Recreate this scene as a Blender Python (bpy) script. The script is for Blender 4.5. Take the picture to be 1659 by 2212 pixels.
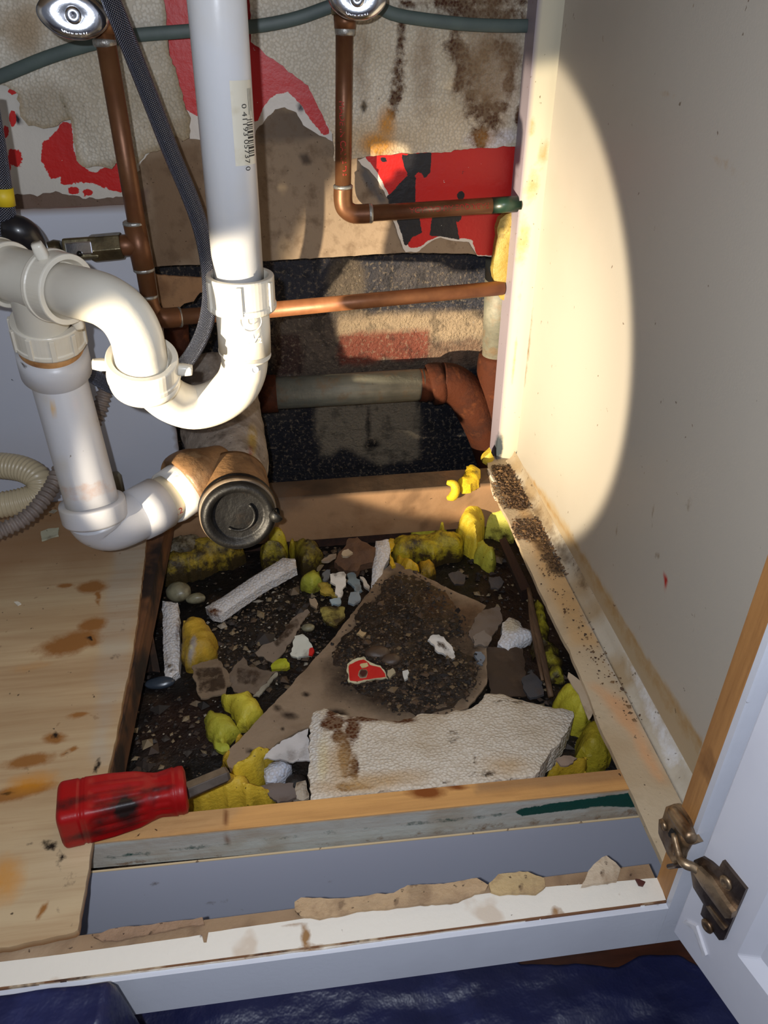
import bpy, math, random
import numpy as np
from mathutils import Vector, Matrix
from mathutils.geometry import delaunay_2d_cdt

for o in list(bpy.data.objects): bpy.data.objects.remove(o)
SC = bpy.context.scene
# ------------------------------------------------------------------ camera
W, H, F = 1659.0, 2212.0, 1664.25
PITCH, ROLL, YAW = 0.589332672, -0.00318832779, -0.125295743
CAM = np.array([0.0, 0.0, 0.50])
def _rot():
    rx, ry, rz = PITCH, ROLL, YAW
    cx, sx, cy, sy, cz, sz = math.cos(rx), math.sin(rx), math.cos(ry), math.sin(ry), math.cos(rz), math.sin(rz)
    B = np.array([[1, 0, 0], [0, 0, -1], [0, 1, 0]], float)
    yaw = np.array([[cz, sz, 0], [-sz, cz, 0], [0, 0, 1]])
    pit = np.array([[1, 0, 0], [0, cx, -sx], [0, sx, cx]])
    rol = np.array([[cy, -sy, 0], [sy, cy, 0], [0, 0, 1]])
    return rol @ pit @ B @ yaw
R = _rot()
cd = bpy.data.cameras.new('camera'); cam = bpy.data.objects.new('camera', cd); SC.collection.objects.link(cam)
m = np.eye(4); m[:3, 0] = R[0]; m[:3, 1] = -R[1]; m[:3, 2] = -R[2]; m[:3, 3] = CAM
cam.matrix_world = Matrix(m.tolist())
cd.sensor_fit = 'VERTICAL'; cd.sensor_height = 24.0; cd.lens = F / H * 24.0; cd.clip_start = 0.01
SC.camera = cam
# ------------------------------------------------------------------ light
SC.view_settings.view_transform = 'Standard'; SC.view_settings.look = 'None'
SC.view_settings.exposure = 0.0; SC.view_settings.gamma = 1.0; SC.view_settings.use_curve_mapping = False
wd = bpy.data.worlds.new('world'); SC.world = wd; wd.use_nodes = True
wd.node_tree.nodes['Background'].inputs[0].default_value = (0.75, 0.82, 1.0, 1)
wd.node_tree.nodes['Background'].inputs[1].default_value = 0.16
fl = bpy.data.lights.new('phone_flash', 'POINT'); fl.energy = 10.5; fl.color = (0.84, 0.90, 1.0)
fl.shadow_soft_size = 0.004
flo = bpy.data.objects.new('phone_flash', fl); SC.collection.objects.link(flo)
flo.location = (CAM - 0.020 * R[0] - 0.012 * R[1] - 0.03 * R[2]).tolist()
for nm, en, deg, bl in (('torch_beam', 105.0, 24.4, .12), ('torch_hotspot', 85.0, 23.5, 1.0)):
    tl = bpy.data.lights.new(nm, 'SPOT'); tl.energy = en; tl.color = (1.0, 0.85, 0.62)
    tl.shadow_soft_size = 0.008; tl.spot_size = math.radians(deg); tl.spot_blend = bl
    tlo = bpy.data.objects.new(nm, tl); SC.collection.objects.link(tlo)
    tlo.location = (-0.62, 0.0, 0.165)
    tlo.rotation_euler = Vector((0.725, 0.689, 0.018)).to_track_quat('-Z', 'Y').to_euler()

# ------------------------------------------------------------------ pixel <-> place
def ray(x, y): return R.T @ np.array([(x - W / 2) / F, (y - H / 2) / F, 1.0])
def P(x, y, X=None, Y=None, Z=None):
    d = ray(x, y)
    for i, v in enumerate((X, Y, Z)):
        if v is not None: return CAM + d * (v - CAM[i]) / d[i]
def D(x, y, v): return CAM + ray(x, y) * v
def proj(p):
    v = (np.asarray(p) - CAM) @ R.T
    return np.stack([W / 2 + F * v[:, 0] / v[:, 2], H / 2 + F * v[:, 1] / v[:, 2]], 1)
def depth(p): return float(R[2] @ (np.asarray(p) - CAM))
# ------------------------------------------------------------------ noise
def _h(ix, iy, iz, s):
    n = (ix * 374761393 + iy * 668265263 + iz * 2147483647 + s * 974634777).astype(np.int64) & 0xffffffff
    n = ((n ^ (n >> 13)) * 1274126177) & 0xffffffff
    return ((n ^ (n >> 16)) & 0xffff) / 65535.0
def vnoise(p, scale, seed=0):
    q = np.asarray(p, float) * scale + 1000.5
    i = np.floor(q).astype(np.int64); f = q - i; f = f * f * (3 - 2 * f)
    r = 0
    for a in (0, 1):
        for b in (0, 1):
            for c in (0, 1):
                w = (f[:, 0] if a else 1 - f[:, 0]) * (f[:, 1] if b else 1 - f[:, 1]) * (f[:, 2] if c else 1 - f[:, 2])
                r = r + w * _h(i[:, 0] + a, i[:, 1] + b, i[:, 2] + c, seed)
    return r * 2 - 1
def fbm(p, scale, seed=0, oct=4):
    r = 0; a = 1.0; t = 0
    for k in range(oct):
        r = r + a * vnoise(p, scale * 2 ** k, seed + k * 17); t += a; a *= .5
    return r / t
def ss(x, a, b):
    t = np.clip((x - a) / (b - a), 0, 1); return t * t * (3 - 2 * t)
def polydist(px, poly):   # signed distance, negative inside
    px = np.asarray(px, float); poly = np.asarray(poly, float)
    d = np.full(len(px), 1e9); ins = np.zeros(len(px), bool)
    for k in range(len(poly)):
        a = poly[k]; b = poly[(k + 1) % len(poly)]; e = b - a
        t = np.clip(((px - a) @ e) / max(e @ e, 1e-12), 0, 1)
        d = np.minimum(d, np.linalg.norm(px - a - t[:, None] * e, axis=1))
        c = (a[1] > px[:, 1]) != (b[1] > px[:, 1])
        with np.errstate(divide='ignore', invalid='ignore'):
            xx = (b[0] - a[0]) * (px[:, 1] - a[1]) / (b[1] - a[1]) + a[0]
        ins ^= c & (px[:, 0] < xx)
    return np.where(ins, -d, d)
def lin(c):
    c = np.asarray(c, float) / 255.0
    return np.where(c <= .04045, c / 12.92, ((c + .055) / 1.055) ** 2.4)
class Paint:      # albedo and wear maps of a surface, in that surface's own traced coordinates
    def __init__(s, p3, base):
        s.p = p3; s.px = proj(p3); s.c = np.tile(lin(base), (len(p3), 1)); s.st = np.zeros((len(p3), 3))
    def mix(s, m, col): m = np.clip(m, 0, 1)[:, None]; s.c = s.c * (1 - m) + lin(col) * m; return s
    def poly(s, poly, col, soft=4, jit=6, sc=60, seed=1, amt=1.0):
        d = polydist(s.px, poly) + jit * fbm(s.p, sc, seed)
        return s.mix(amt * ss(-d, -soft, soft), col)
    def blob(s, x, y, rx, ry, col, ang=0, soft=.35, jit=.35, sc=60, seed=1, amt=1.0):
        a = math.radians(ang); dx = s.px[:, 0] - x; dy = s.px[:, 1] - y
        u = (dx * math.cos(a) + dy * math.sin(a)) / rx; v = (-dx * math.sin(a) + dy * math.cos(a)) / ry
        d = np.sqrt(u * u + v * v) - 1 + jit * fbm(s.p, sc, seed)
        return s.mix(amt * ss(-d, -soft, soft), col)
    def fb(s, scale, col, lo=.0, hi=.5, seed=3, amt=1.0, stretch=(1, 1, 1)):
        return s.mix(amt * ss(fbm(s.p * np.array(stretch), scale, seed), lo, hi), col)
    def stain(s, ch, x, y, rx, ry, ang=0, amt=1.0):
        a = math.radians(ang); dx = s.px[:, 0] - x; dy = s.px[:, 1] - y
        u = (dx * math.cos(a) + dy * math.sin(a)) / rx; v = (-dx * math.sin(a) + dy * math.cos(a)) / ry
        s.st[:, ch] = np.maximum(s.st[:, ch], amt * np.clip(1.25 - .75 * np.sqrt(u * u + v * v), 0, 1)); return s
    def spoly(s, ch, poly, soft=10, amt=1.0):
        s.st[:, ch] = np.maximum(s.st[:, ch], amt * ss(-polydist(s.px, poly), -soft, soft)); return s

# ------------------------------------------------------------------ materials
MATS = {}
def mat(name, base=(200, 200, 200), rough=.6, metal=0.0, spec=.5, vcol=False, var=(), specks=(), stains=(), bump=(), coat=0.0, sss=0.0, uvbraid=None, wood=None, beads=None):
    if name in MATS: return MATS[name]
    mt = bpy.data.materials.new(name); mt.use_nodes = True; nt = mt.node_tree; N = nt.nodes; Lk = nt.links
    b = N['Principled BSDF']
    b.inputs['Roughness'].default_value = rough; b.inputs['Metallic'].default_value = metal
    b.inputs['Specular IOR Level'].default_value = spec
    if coat: b.inputs['Coat Weight'].default_value = coat; b.inputs['Coat Roughness'].default_value = .15
    if sss:
        b.inputs['Subsurface Weight'].default_value = sss; b.inputs['Subsurface Scale'].default_value = .004
    tc = N.new('ShaderNodeTexCoord'); co = tc.outputs['Object']
    def math_(op, a, bb=None, c=None):
        n = N.new('ShaderNodeMath'); n.operation = op
        for i, v in enumerate((a, bb, c)):
            if v is None: continue
            if isinstance(v, (int, float)): n.inputs[i].default_value = v
            else: Lk.new(v, n.inputs[i])
        return n.outputs[0]
    def noise(scale, det=4, rg=.6, vec=None):
        n = N.new('ShaderNodeTexNoise'); n.inputs['Scale'].default_value = scale; n.inputs['Detail'].default_value = det
        n.inputs['Roughness'].default_value = rg; Lk.new(vec or co, n.inputs['Vector']); return n.outputs['Fac']
    def maprange(v, a, bb, c=0.0, d=1.0):
        n = N.new('ShaderNodeMapRange'); Lk.new(v, n.inputs[0])
        for i, x in zip((1, 2, 3, 4), (a, bb, c, d)): n.inputs[i].default_value = x
        return n.outputs[0]
    def mixc(f, a, bb):
        n = N.new('ShaderNodeMix'); n.data_type = 'RGBA'
        if isinstance(f, (int, float)): n.inputs[0].default_value = f
        else: Lk.new(f, n.inputs[0])
        for i, v in ((6, a), (7, bb)):
            if isinstance(v, tuple): n.inputs[i].default_value = v
            else: Lk.new(v, n.inputs[i])
        return n.outputs[2]
    c4 = lambda c: tuple(lin(c)) + (1.0,)
    if vcol:
        a = N.new('ShaderNodeAttribute'); a.attribute_name = 'Col'; col = a.outputs['Color']
    else: 
        rgb = N.new('ShaderNodeRGB'); rgb.outputs[0].default_value = c4(base); col = rgb.outputs[0]
    if wood:   # (dark colour, along axis 'X'|'Y'|'Z', ring scale, amount)
        mp = N.new('ShaderNodeMapping'); Lk.new(co, mp.inputs[0]); s = [1, 1, 1]; s['XYZ'.index(wood[1])] = .06
        mp.inputs['Scale'].default_value = s
        g = noise(wood[2], 6, .65, mp.outputs[0]); col = mixc(maprange(g, .38, .66, 0, wood[3]), col, c4(wood[0]))
        g2 = noise(wood[2] * 6, 3, .6, mp.outputs[0]); col = mixc(maprange(g2, .5, .75, 0, wood[3] * .7), col, c4(wood[0]))
    for (c2, sc, lo, hi, am) in var: col = mixc(maprange(noise(sc), lo, hi, 0, am), col, c4(c2))
    rgh = None
    if stains:
        a = N.new('ShaderNodeAttribute'); a.attribute_name = 'St'; sp = N.new('ShaderNodeSeparateColor'); Lk.new(a.outputs['Color'], sp.inputs[0])
        for (ch, c2, k, sc, gain) in stains:
            v = math_('MULTIPLY_ADD', math_('SUBTRACT', noise(sc, 6, .7), .5), k, sp.outputs[ch])
            v = math_('MULTIPLY', maprange(v, .5 - gain, .5 + gain), math_('GREATER_THAN', sp.outputs[ch], .02))
            col = mixc(v, col, c4(c2))
    for (c2, sc, thr, gate, am) in specks:
        v = N.new('ShaderNodeTexVoronoi'); v.inputs['Scale'].default_value = sc
        wv = N.new('ShaderNodeVectorMath'); wv.operation = 'ADD'
        nn = N.new('ShaderNodeTexNoise'); nn.inputs['Scale'].default_value = sc * 2.2; Lk.new(co, nn.inputs['Vector'])
        sm = N.new('ShaderNodeVectorMath'); sm.operation = 'SCALE'; sm.inputs['Scale'].default_value = .9 / sc
        Lk.new(nn.outputs['Color'], sm.inputs[0]); Lk.new(co, wv.inputs[0]); Lk.new(sm.outputs[0], wv.inputs[1])
        Lk.new(wv.outputs[0], v.inputs['Vector'])
        s2 = N.new('ShaderNodeSeparateColor'); Lk.new(v.outputs['Color'], s2.inputs[0])
        g = math_('MULTIPLY', maprange(v.outputs['Distance'], thr, thr * .6), math_('GREATER_THAN', s2.outputs[0], gate))
        col = mixc(math_('MULTIPLY', g, am), col, c4(c2))
    if beads:   # (scale, colour that darkens the crevices so beads stand out, amount)
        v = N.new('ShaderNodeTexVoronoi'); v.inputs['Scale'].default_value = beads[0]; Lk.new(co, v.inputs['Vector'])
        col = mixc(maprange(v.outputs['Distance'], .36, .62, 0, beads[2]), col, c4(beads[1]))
    hsum = None
    if uvbraid:
        uv = N.new('ShaderNodeUVMap'); sx = N.new('ShaderNodeSeparateXYZ'); Lk.new(uv.outputs[0], sx.inputs[0])
        u = math_('MULTIPLY', sx.outputs[0], uvbraid[0]); v = math_('MULTIPLY', sx.outputs[1], uvbraid[1])
        a1 = math_('ABSOLUTE', math_('SINE', math_('MULTIPLY', math_('ADD', u, v), math.pi)))
        a2 = math_('ABSOLUTE', math_('SINE', math_('MULTIPLY', math_('SUBTRACT', u, v), math.pi)))
        q = math_('MULTIPLY', a1, a2)
        col = mixc(maprange(q, .25, .75), c4(uvbraid[2]), col)
        bn = N.new('ShaderNodeBump'); bn.inputs['Distance'].default_value = .0012; bn.inputs['Strength'].default_value = .9
        Lk.new(q, bn.inputs['Height']); hsum = bn.outputs[0]
    Lk.new(col, b.inputs['Base Color'])
    for (kind, sc, st) in bump:
        bn = N.new('ShaderNodeBump'); bn.inputs['Distance'].default_value = st; bn.inputs['Strength'].default_value = 1.0
        if kind == 'n': h = noise(sc, 5, .6)
        else:
            v = N.new('ShaderNodeTexVoronoi'); v.inputs['Scale'].default_value = sc; Lk.new(co, v.inputs['Vector'])
            h = maprange(math_('POWER', v.outputs['Distance'], 2.0), 0, .5, 1, 0)
        Lk.new(h, bn.inputs['Height'])
        if hsum is not None: Lk.new(hsum, bn.inputs['Normal'])
        hsum = bn.outputs[0]
    if hsum is not None: Lk.new(hsum, b.inputs['Normal'])
    MATS[name] = mt
    return mt

# ------------------------------------------------------------------ objects
def props(o, label=None, cat=None, group=None, kind=None):
    if label: o['label'] = label
    if cat: o['category'] = cat
    if group: o['group'] = group
    if kind: o['kind'] = kind
    return o
def thing(name, label, cat, loc, group=None):
    o = bpy.data.objects.new(name, None); SC.collection.objects.link(o); o.location = [float(x) for x in loc]
    o.empty_display_size = .02
    return props(o, label, cat, group)
def wloc(o):
    l = np.array(o.location)
    while o.parent: o = o.parent; l = l + np.array(o.location)
    return l
def obj(name, V, Fc, mt, parent=None, smooth=True, paint=None, uv=None, label=None, cat=None, group=None, kind=None, bevel=0):
    V = np.asarray(V, float)
    if parent is not None: base = wloc(parent); loc = np.zeros(3)
    else:
        base = np.array([(V[:, 0].min() + V[:, 0].max()) / 2, (V[:, 1].min() + V[:, 1].max()) / 2, V[:, 2].min()]); loc = base
    me = bpy.data.meshes.new(name); me.from_pydata((V - base).tolist(), [], [list(map(int, f)) for f in Fc]); me.update()
    if smooth:
        me.polygons.foreach_set('use_smooth', [True] * len(me.polygons))
    if paint is not None:
        for nm, arr in (('Col', paint.c), ('St', paint.st)):
            at = me.color_attributes.new(nm, 'FLOAT_COLOR', 'POINT')
            a = np.ones((len(V), 4)); a[:, :3] = arr; at.data.foreach_set('color', a.ravel())
    if uv is not None:
        ul = me.uv_layers.new(name='UVMap'); li = np.zeros(len(me.loops), int); me.loops.foreach_get('vertex_index', li)
        ul.data.foreach_set('uv', np.asarray(uv)[li].ravel())
    me.materials.append(mt)
    o = bpy.data.objects.new(name, me); SC.collection.objects.link(o); o.location = loc.tolist(); o.parent = parent
    props(o, label, cat, group, kind)
    if smooth == 'auto' or bevel:
        pass
    if bevel:
        bm = o.modifiers.new('bevel', 'BEVEL'); bm.width = bevel; bm.segments = 2; bm.limit_method = 'ANGLE'; bm.angle_limit = math.radians(40)
        if smooth: me.polygons.foreach_set('use_smooth', [False] * len(me.polygons))
    return o
def merge(parts):
    V = []; Fc = []; n = 0
    for v, f in parts:
        V.append(np.asarray(v, float)); Fc += [[i + n for i in q] for q in f]; n += len(v)
    return np.vstack(V), Fc
def box(x0, x1, y0, y1, z0, z1):
    V = [(x, y, z) for x in (x0, x1) for y in (y0, y1) for z in (z0, z1)]
    return V, [(0, 1, 3, 2), (4, 6, 7, 5), (0, 4, 5, 1), (2, 3, 7, 6), (0, 2, 6, 4), (1, 5, 7, 3)]
def hexa(c8):  # 8 corners: bottom 4 (loop) + top 4 (loop)
    return [tuple(c) for c in c8], [(0, 3, 2, 1), (4, 5, 6, 7), (0, 1, 5, 4), (1, 2, 6, 5), (2, 3, 7, 6), (3, 0, 4, 7)]
def gridface(o, u, v, nu, nv):
    """a rectangle with vertices dense enough to carry its wear"""
    o, u, v = map(lambda a: np.asarray(a, float), (o, u, v))
    V = np.array([o + u * i / nu + v * j / nv for j in range(nv + 1) for i in range(nu + 1)])
    Fc = [(j * (nu + 1) + i, j * (nu + 1) + i + 1, (j + 1) * (nu + 1) + i + 1, (j + 1) * (nu + 1) + i) for j in range(nv) for i in range(nu)]
    return V, Fc
def gridbox(x0, x1, y0, y1, z0, z1, step):
    """closed box, every face gridded"""
    parts = []
    def n(a): return max(1, int(round(abs(a) / step)))
    dx, dy, dz = x1 - x0, y1 - y0, z1 - z0
    for o, u, v in (((x0, y0, z0), (dx, 0, 0), (0, 0, dz)), ((x1, y1, z0), (-dx, 0, 0), (0, 0, dz)), ((x0, y1, z0), (0, -dy, 0), (0, 0, dz)),
                    ((x1, y0, z0), (0, dy, 0), (0, 0, dz)), ((x0, y0, z1), (dx, 0, 0), (0, dy, 0)), ((x0, y1, z0), (dx, 0, 0), (0, -dy, 0))):
        parts.append(gridface(o, u, v, n(sum(map(abs, u))), n(sum(map(abs, v)))))
    return merge(parts)
def crom(pts, n):
    p = [np.asarray(q, float) for q in pts]; p = [2 * p[0] - p[1]] + p + [2 * p[-1] - p[-2]]; out = []
    for k in range(1, len(p) - 2):
        for i in range(n):
            t = i / n
            out.append(.5 * ((2 * p[k]) + (-p[k - 1] + p[k + 1]) * t + (2 * p[k - 1] - 5 * p[k] + 4 * p[k + 1] - p[k + 2]) * t * t + (-p[k - 1] + 3 * p[k] - 3 * p[k + 1] + p[k + 2]) * t ** 3))
    out.append(p[-2]); return np.array(out)
def tube(pts, rad, n=24, sub=1, cap=True, sq=None, flute=None):
    """sweep; rad scalar or list; sub>1 smooths the path"""
    pts = np.asarray(pts, float); rad = np.full(len(pts), rad) if np.isscalar(rad) else np.asarray(rad, float)
    if sub > 1:
        q = crom(np.column_stack([pts, rad]), sub); pts = q[:, :3]; rad = q[:, 3]
    T = np.gradient(pts, axis=0); T /= np.linalg.norm(T, axis=1)[:, None]
    up = np.array([0, 0, 1.0]) if abs(T[0][2]) < .9 else np.array([0, 1.0, 0])
    A = np.cross(T[0], up); A /= np.linalg.norm(A); V = []; UV = []; L = 0
    for k in range(len(pts)):
        if k: L += np.linalg.norm(pts[k] - pts[k - 1])
        A = A - T[k] * (A @ T[k]); A /= np.linalg.norm(A); B = np.cross(T[k], A)
        for i in range(n):
            a = 2 * math.pi * i / n; r = rad[k]
            if sq: r = r / ((abs(math.cos(a)) ** sq + abs(math.sin(a)) ** sq) ** (1 / sq))
            if flute: r *= 1 - flute[k] * max(0, math.cos(a * flute[-1])) ** 2
            V.append(pts[k] + r * (math.cos(a) * A + math.sin(a) * B)); UV.append((i / n * 1.0, L))
    Fc = [(k * n + i, k * n + (i + 1) % n, (k + 1) * n + (i + 1) % n, (k + 1) * n + i) for k in range(len(pts) - 1) for i in range(n)]
    if cap: Fc.append(tuple(range(n))[::-1]); Fc.append(tuple((len(pts) - 1) * n + i for i in range(n)))
    tube.uv = UV
    return V, Fc
def lathe(prof, o, axis, n=40, lug=None):
    """prof: list of (t along axis, r)"""
    o = np.asarray(o, float); a = np.asarray(axis, float); a = a / np.linalg.norm(a)
    up = np.array([0, 0, 1.0]) if abs(a[2]) < .8 else np.array([0, 1.0, 0])
    U = np.cross(a, up); U /= np.linalg.norm(U); Vv = np.cross(a, U); V = []
    for (t, r) in prof:
        for i in range(n):
            th = 2 * math.pi * i / n
            V.append(o + a * t + r * (math.cos(th) * U + math.sin(th) * Vv))
    Fc = [(k * n + i, k * n + (i + 1) % n, (k + 1) * n + (i + 1) % n, (k + 1) * n + i) for k in range(len(prof) - 1) for i in range(n)]
    Fc.append(tuple(range(n))[::-1]); Fc.append(tuple((len(prof) - 1) * n + i for i in range(n)))
    return V, Fc
def obox(c, a, b, d, sa, sb, sd):
    """box with centre c, axes a,b,d and half sizes"""
    c = np.asarray(c, float); a, b, d = [np.asarray(q, float) / np.linalg.norm(q) for q in (a, b, d)]
    V = [c + i * a * sa + j * b * sb + k * d * sd for i in (-1, 1) for j in (-1, 1) for k in (-1, 1)]
    return V, [(0, 1, 3, 2), (4, 6, 7, 5), (0, 4, 5, 1), (2, 3, 7, 6), (0, 2, 6, 4), (1, 5, 7, 3)]
def plane3(a, b, c):
    n = np.cross(b - a, c - a); n /= np.linalg.norm(n)
    if n @ (CAM - a) < 0: n = -n
    return a, n
def slab(name, poly, plane, thick, mt, label=None, cat=None, group=None, step=.004, jag=.0, jsc=120, dome=0.0, domew=.012, relief=(0, 60), bend=None,
         paint=None, parent=None, kind=None, smooth=True, seed=0, rnd=False, undercut=0.0):
    """a piece of sheet or lump with a traced outline, real size, distance and thickness"""
    if isinstance(plane, dict):
        k, v = list(plane.items())[0]; O = np.zeros(3); O['XYZ'.index(k)] = v
        n = np.zeros(3); n['XYZ'.index(k)] = 1.0
        if n @ (CAM - O) < 0: n = -n
    else: O, n = plane
    up = np.array([0, 0, 1.0]) if abs(n[2]) < .9 else np.array([0, 1.0, 0])
    U = np.cross(up, n); U /= np.linalg.norm(U); Vv = np.cross(n, U)
    q = []
    for (x, y) in poly:
        d = ray(x, y); t = ((O - CAM) @ n) / (d @ n); p = CAM + d * t - O; q.append((p @ U, p @ Vv))
    q = np.array(q)
    area = .5 * np.sum(q[:, 0] * np.roll(q[:, 1], -1) - np.roll(q[:, 0], -1) * q[:, 1])
    if area < 0: q = q[::-1]
    b = []
    for k in range(len(q)):
        a, c = q[k], q[(k + 1) % len(q)]; m_ = max(1, int(np.linalg.norm(c - a) / step))
        for i in range(m_): b.append(a + (c - a) * i / m_)
    b = np.array(b)
    if jag:
        e = np.roll(b, -1, 0) - np.roll(b, 1, 0); e /= np.maximum(np.linalg.norm(e, axis=1)[:, None], 1e-9)
        nn = np.stack([e[:, 1], -e[:, 0]], 1); q3 = np.column_stack([b, np.full(len(b), seed * .37)])
        b = b + nn * (jag * 1.6 * fbm(q3, jsc, seed + 5, 3))[:, None]
    lo, hi = b.min(0), b.max(0)
    gx = np.arange(lo[0] + step * .5, hi[0], step); gy = np.arange(lo[1] + step * .5, hi[1], step)
    G = np.array([(x + (step * .5 if j % 2 else 0), y) for j, y in enumerate(gy) for x in gx]) if len(gx) and len(gy) else np.zeros((0, 2))
    if len(G): G = G[polydist(G, b) < -step * .45]
    allp = np.vstack([b, G]) if len(G) else b
    r = delaunay_2d_cdt([Vector(p) for p in allp], [], [list(range(len(b)))], 1, 1e-7)
    v2 = np.array([(p.x, p.y) for p in r[0]]); fc = [list(f) for f in r[2] if len(f) >= 3]
    dd = -polydist(v2, b)
    h = dome * (1 - np.exp(-np.maximum(dd, 0) / domew)) if dome else np.zeros(len(v2))
    if rnd: q_ = np.clip(dd / (domew * 1.3), 0, 1); h = dome * np.sqrt(np.clip(1 - (1 - q_) ** 2, 0, 1))
    P3 = O + v2[:, :1] * U + v2[:, 1:] * Vv
    if relief[0]: h = h + relief[0] * fbm(P3, relief[1], seed + 9, 4) * (ss(dd, 0, .004) * .7 + .3)
    if bend is not None: h = h + bend(v2 - v2.mean(0), v2)
    top = P3 + n * h[:, None]
    hb = h if bend is None else h
    bot = P3 + n * (np.minimum(hb if not dome else 0 * h, h) - thick)[:, None]
    if undercut: 
        cc = P3.mean(0); bot = bot + (cc - bot) * undercut * (1 - 0)
    nT = len(v2); V = np.vstack([top, bot]); FF = []
    cnt = {}
    for f in fc:
        a2 = sum(v2[f[i]][0] * v2[f[(i + 1) % len(f)]][1] - v2[f[(i + 1) % len(f)]][0] * v2[f[i]][1] for i in range(len(f)))
        if a2 < 0: f = f[::-1]
        FF.append(f); FF.append([i + nT for i in f[::-1]])
        for i in range(len(f)): cnt[(f[i], f[(i + 1) % len(f)])] = 1
    for (i, j) in list(cnt):
        if (j, i) not in cnt: FF.append([i, i + nT, j + nT, j])
    pt = None
    if paint:
        pt = Paint(V, (128, 128, 128)); pt.c[:] = 0; paint(pt)
    o = obj(name, V, FF, mt, parent, smooth, pt, label=label, cat=cat, group=group, kind=kind)
    if smooth:
        try:
            o.data.set_sharp_from_angle(angle=math.radians(50))
        except Exception: pass
    return o
def base(pt, c): pt.c[:] = lin(c); return pt
def textmesh(s, size, align='CENTER'):
    cu = bpy.data.curves.new('lettering', 'FONT'); cu.body = s; cu.size = size; cu.align_x = align; cu.resolution_u = 3
    ob = bpy.data.objects.new('lettering', cu); SC.collection.objects.link(ob)
    dg = bpy.context.evaluated_depsgraph_get(); me = bpy.data.meshes.new_from_object(ob.evaluated_get(dg))
    V = np.array([v.co[:] for v in me.vertices]); Fc = [list(p.vertices) for p in me.polygons]
    bpy.data.objects.remove(ob); bpy.data.meshes.remove(me); bpy.data.curves.remove(cu)
    return V, Fc
def wrap(V, o, a, r, th0):
    """lay flat letters (x along axis a, y round) on a cylinder; th0 = unit vector of the letter centre"""
    a = np.asarray(a, float); a = a / np.linalg.norm(a); th0 = th0 - a * (th0 @ a); th0 = th0 / np.linalg.norm(th0); t = np.cross(th0, a)
    return np.array([np.asarray(o) + a * x + r * (math.cos(y / r) * th0 + math.sin(y / r) * t) for x, y, z in V])

# ================================================================== SETTING
YW = 0.965      # foundation wall
YB = 0.888      # insulation board on the wall
m_conc = mat('foundation', vcol=True, rough=.75, spec=.35, var=[((12, 12, 16), 45, .52, .62, .45), ((140, 124, 104), 200, .54, .64, .5)],
             specks=[((150, 150, 155), 260, .16, .86, .7), ((140, 124, 100), 330, .3, .80, .35)], bump=[('n', 55, .006), ('n', 260, .004)])
V, Fc = gridface((-.62, YW, -.13), (1.25, 0, 0), (0, 0, .85), 250, 170)
pt = Paint(V, (26, 27, 36))
pt.fb(14, (48, 46, 48), 0, .4, 2, .7)
pt.poly([(560, 560), (1110, 540), (1110, 700), (560, 700)], (52, 52, 60), 8, 10, 60, 3)
pt.blob(745, 620, 42, 75, (105, 92, 76), 4, .2, .3, 40, 4, .8)
pt.blob(905, 600, 110, 40, (78, 72, 70), -4, .5, .7, 110, 8, .6)
pt.poly([(590, 682), (1060, 668), (1060, 790), (590, 822)], (92, 80, 70), 7, 14, 60, 5)
pt.poly([(735, 688), (1060, 672), (1060, 735), (735, 738)], (168, 146, 118), 10, 20, 70, 6, .85)
pt.poly([(735, 722), (925, 712), (930, 775), (735, 786)], (120, 62, 48), 5, 12, 60, 7, .95)
pt.poly([(595, 725), (650, 722), (655, 810), (595, 815)], (58, 34, 30), 5, 10, 60, 9, .8)
pt.poly([(925, 745), (1040, 735), (1050, 790), (925, 790)], (128, 100, 80), 8, 16, 60, 7, .8)
pt.poly([(682, 860), (905, 850), (905, 985), (820, 1010), (760, 975), (690, 985)], (128, 118, 102), 8, 14, 40, 10, .9)
pt.blob(805, 960, 16, 14, (18, 16, 16), 0, .3, .6, 60, 4)
pt.poly([(788, 855), (794, 855), (799, 930), (796, 985), (792, 985), (795, 930)], (30, 26, 24), 1, 2, 60, 4, .8)
obj('wall_back', V, Fc, m_conc, paint=pt, kind='structure')
m_floor = mat('floorboards', (74, 38, 22), .35, var=[((40, 20, 12), 25, .4, .7, .8)], wood=((34, 16, 10), 'X', 60, .7))
V, Fc = box(-.9, .9, -.45, 1.0, -.16, -.128); obj('floor', V, Fc, m_floor, smooth=False, kind='structure')

# ================================================================== SHEETS ON THE WALL
m_board = mat('backing_board', vcol=True, rough=.85, spec=.2, var=[((96, 76, 58), 70, .5, .72, .6)], specks=[((52, 38, 28), 190, .14, .6, .8), ((170, 155, 135), 120, .1, .85, .5)], bump=[('n', 180, .0006)])
def f(pt):
    base(pt, (148, 128, 106)); pt.fb(9, (120, 102, 84), 0, .5, 4, .7)
    pt.poly([(550, 280), (600, 230), (650, 245), (700, 290), (660, 300), (560, 310)], (100, 88, 78), 6, 8, 60, 4, .8)
    pt.blob(660, 345, 11, 9, (84, 72, 62), 30, .2, .4, 90, 2); pt.blob(607, 405, 9, 9, (192, 164, 128), 0, .3, .4, 90, 2)  # second blob: small lit spot painted lighter on the board
    pt.blob(612, 545, 14, 32, (190, 162, 126), 0, .3, .4, 90, 3, .6)  # lit sliver inside the hose shadow, painted into the board colour
    pt.poly([(310, 350), (430, 300), (450, 420), (420, 570), (330, 575)], (112, 88, 66), 12, 20, 50, 4, .7)
    pt.poly([(775, 345), (800, 368), (838, 440), (822, 442), (800, 415), (780, 375)], (96, 92, 90), 3, 4, 90, 2)  # torn strip, its shadow painted in as dark grey
    pt.poly([(-80, 405), (320, 405), (320, 470), (-80, 480)], (118, 98, 86), 6, 8, 70, 3)
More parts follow.
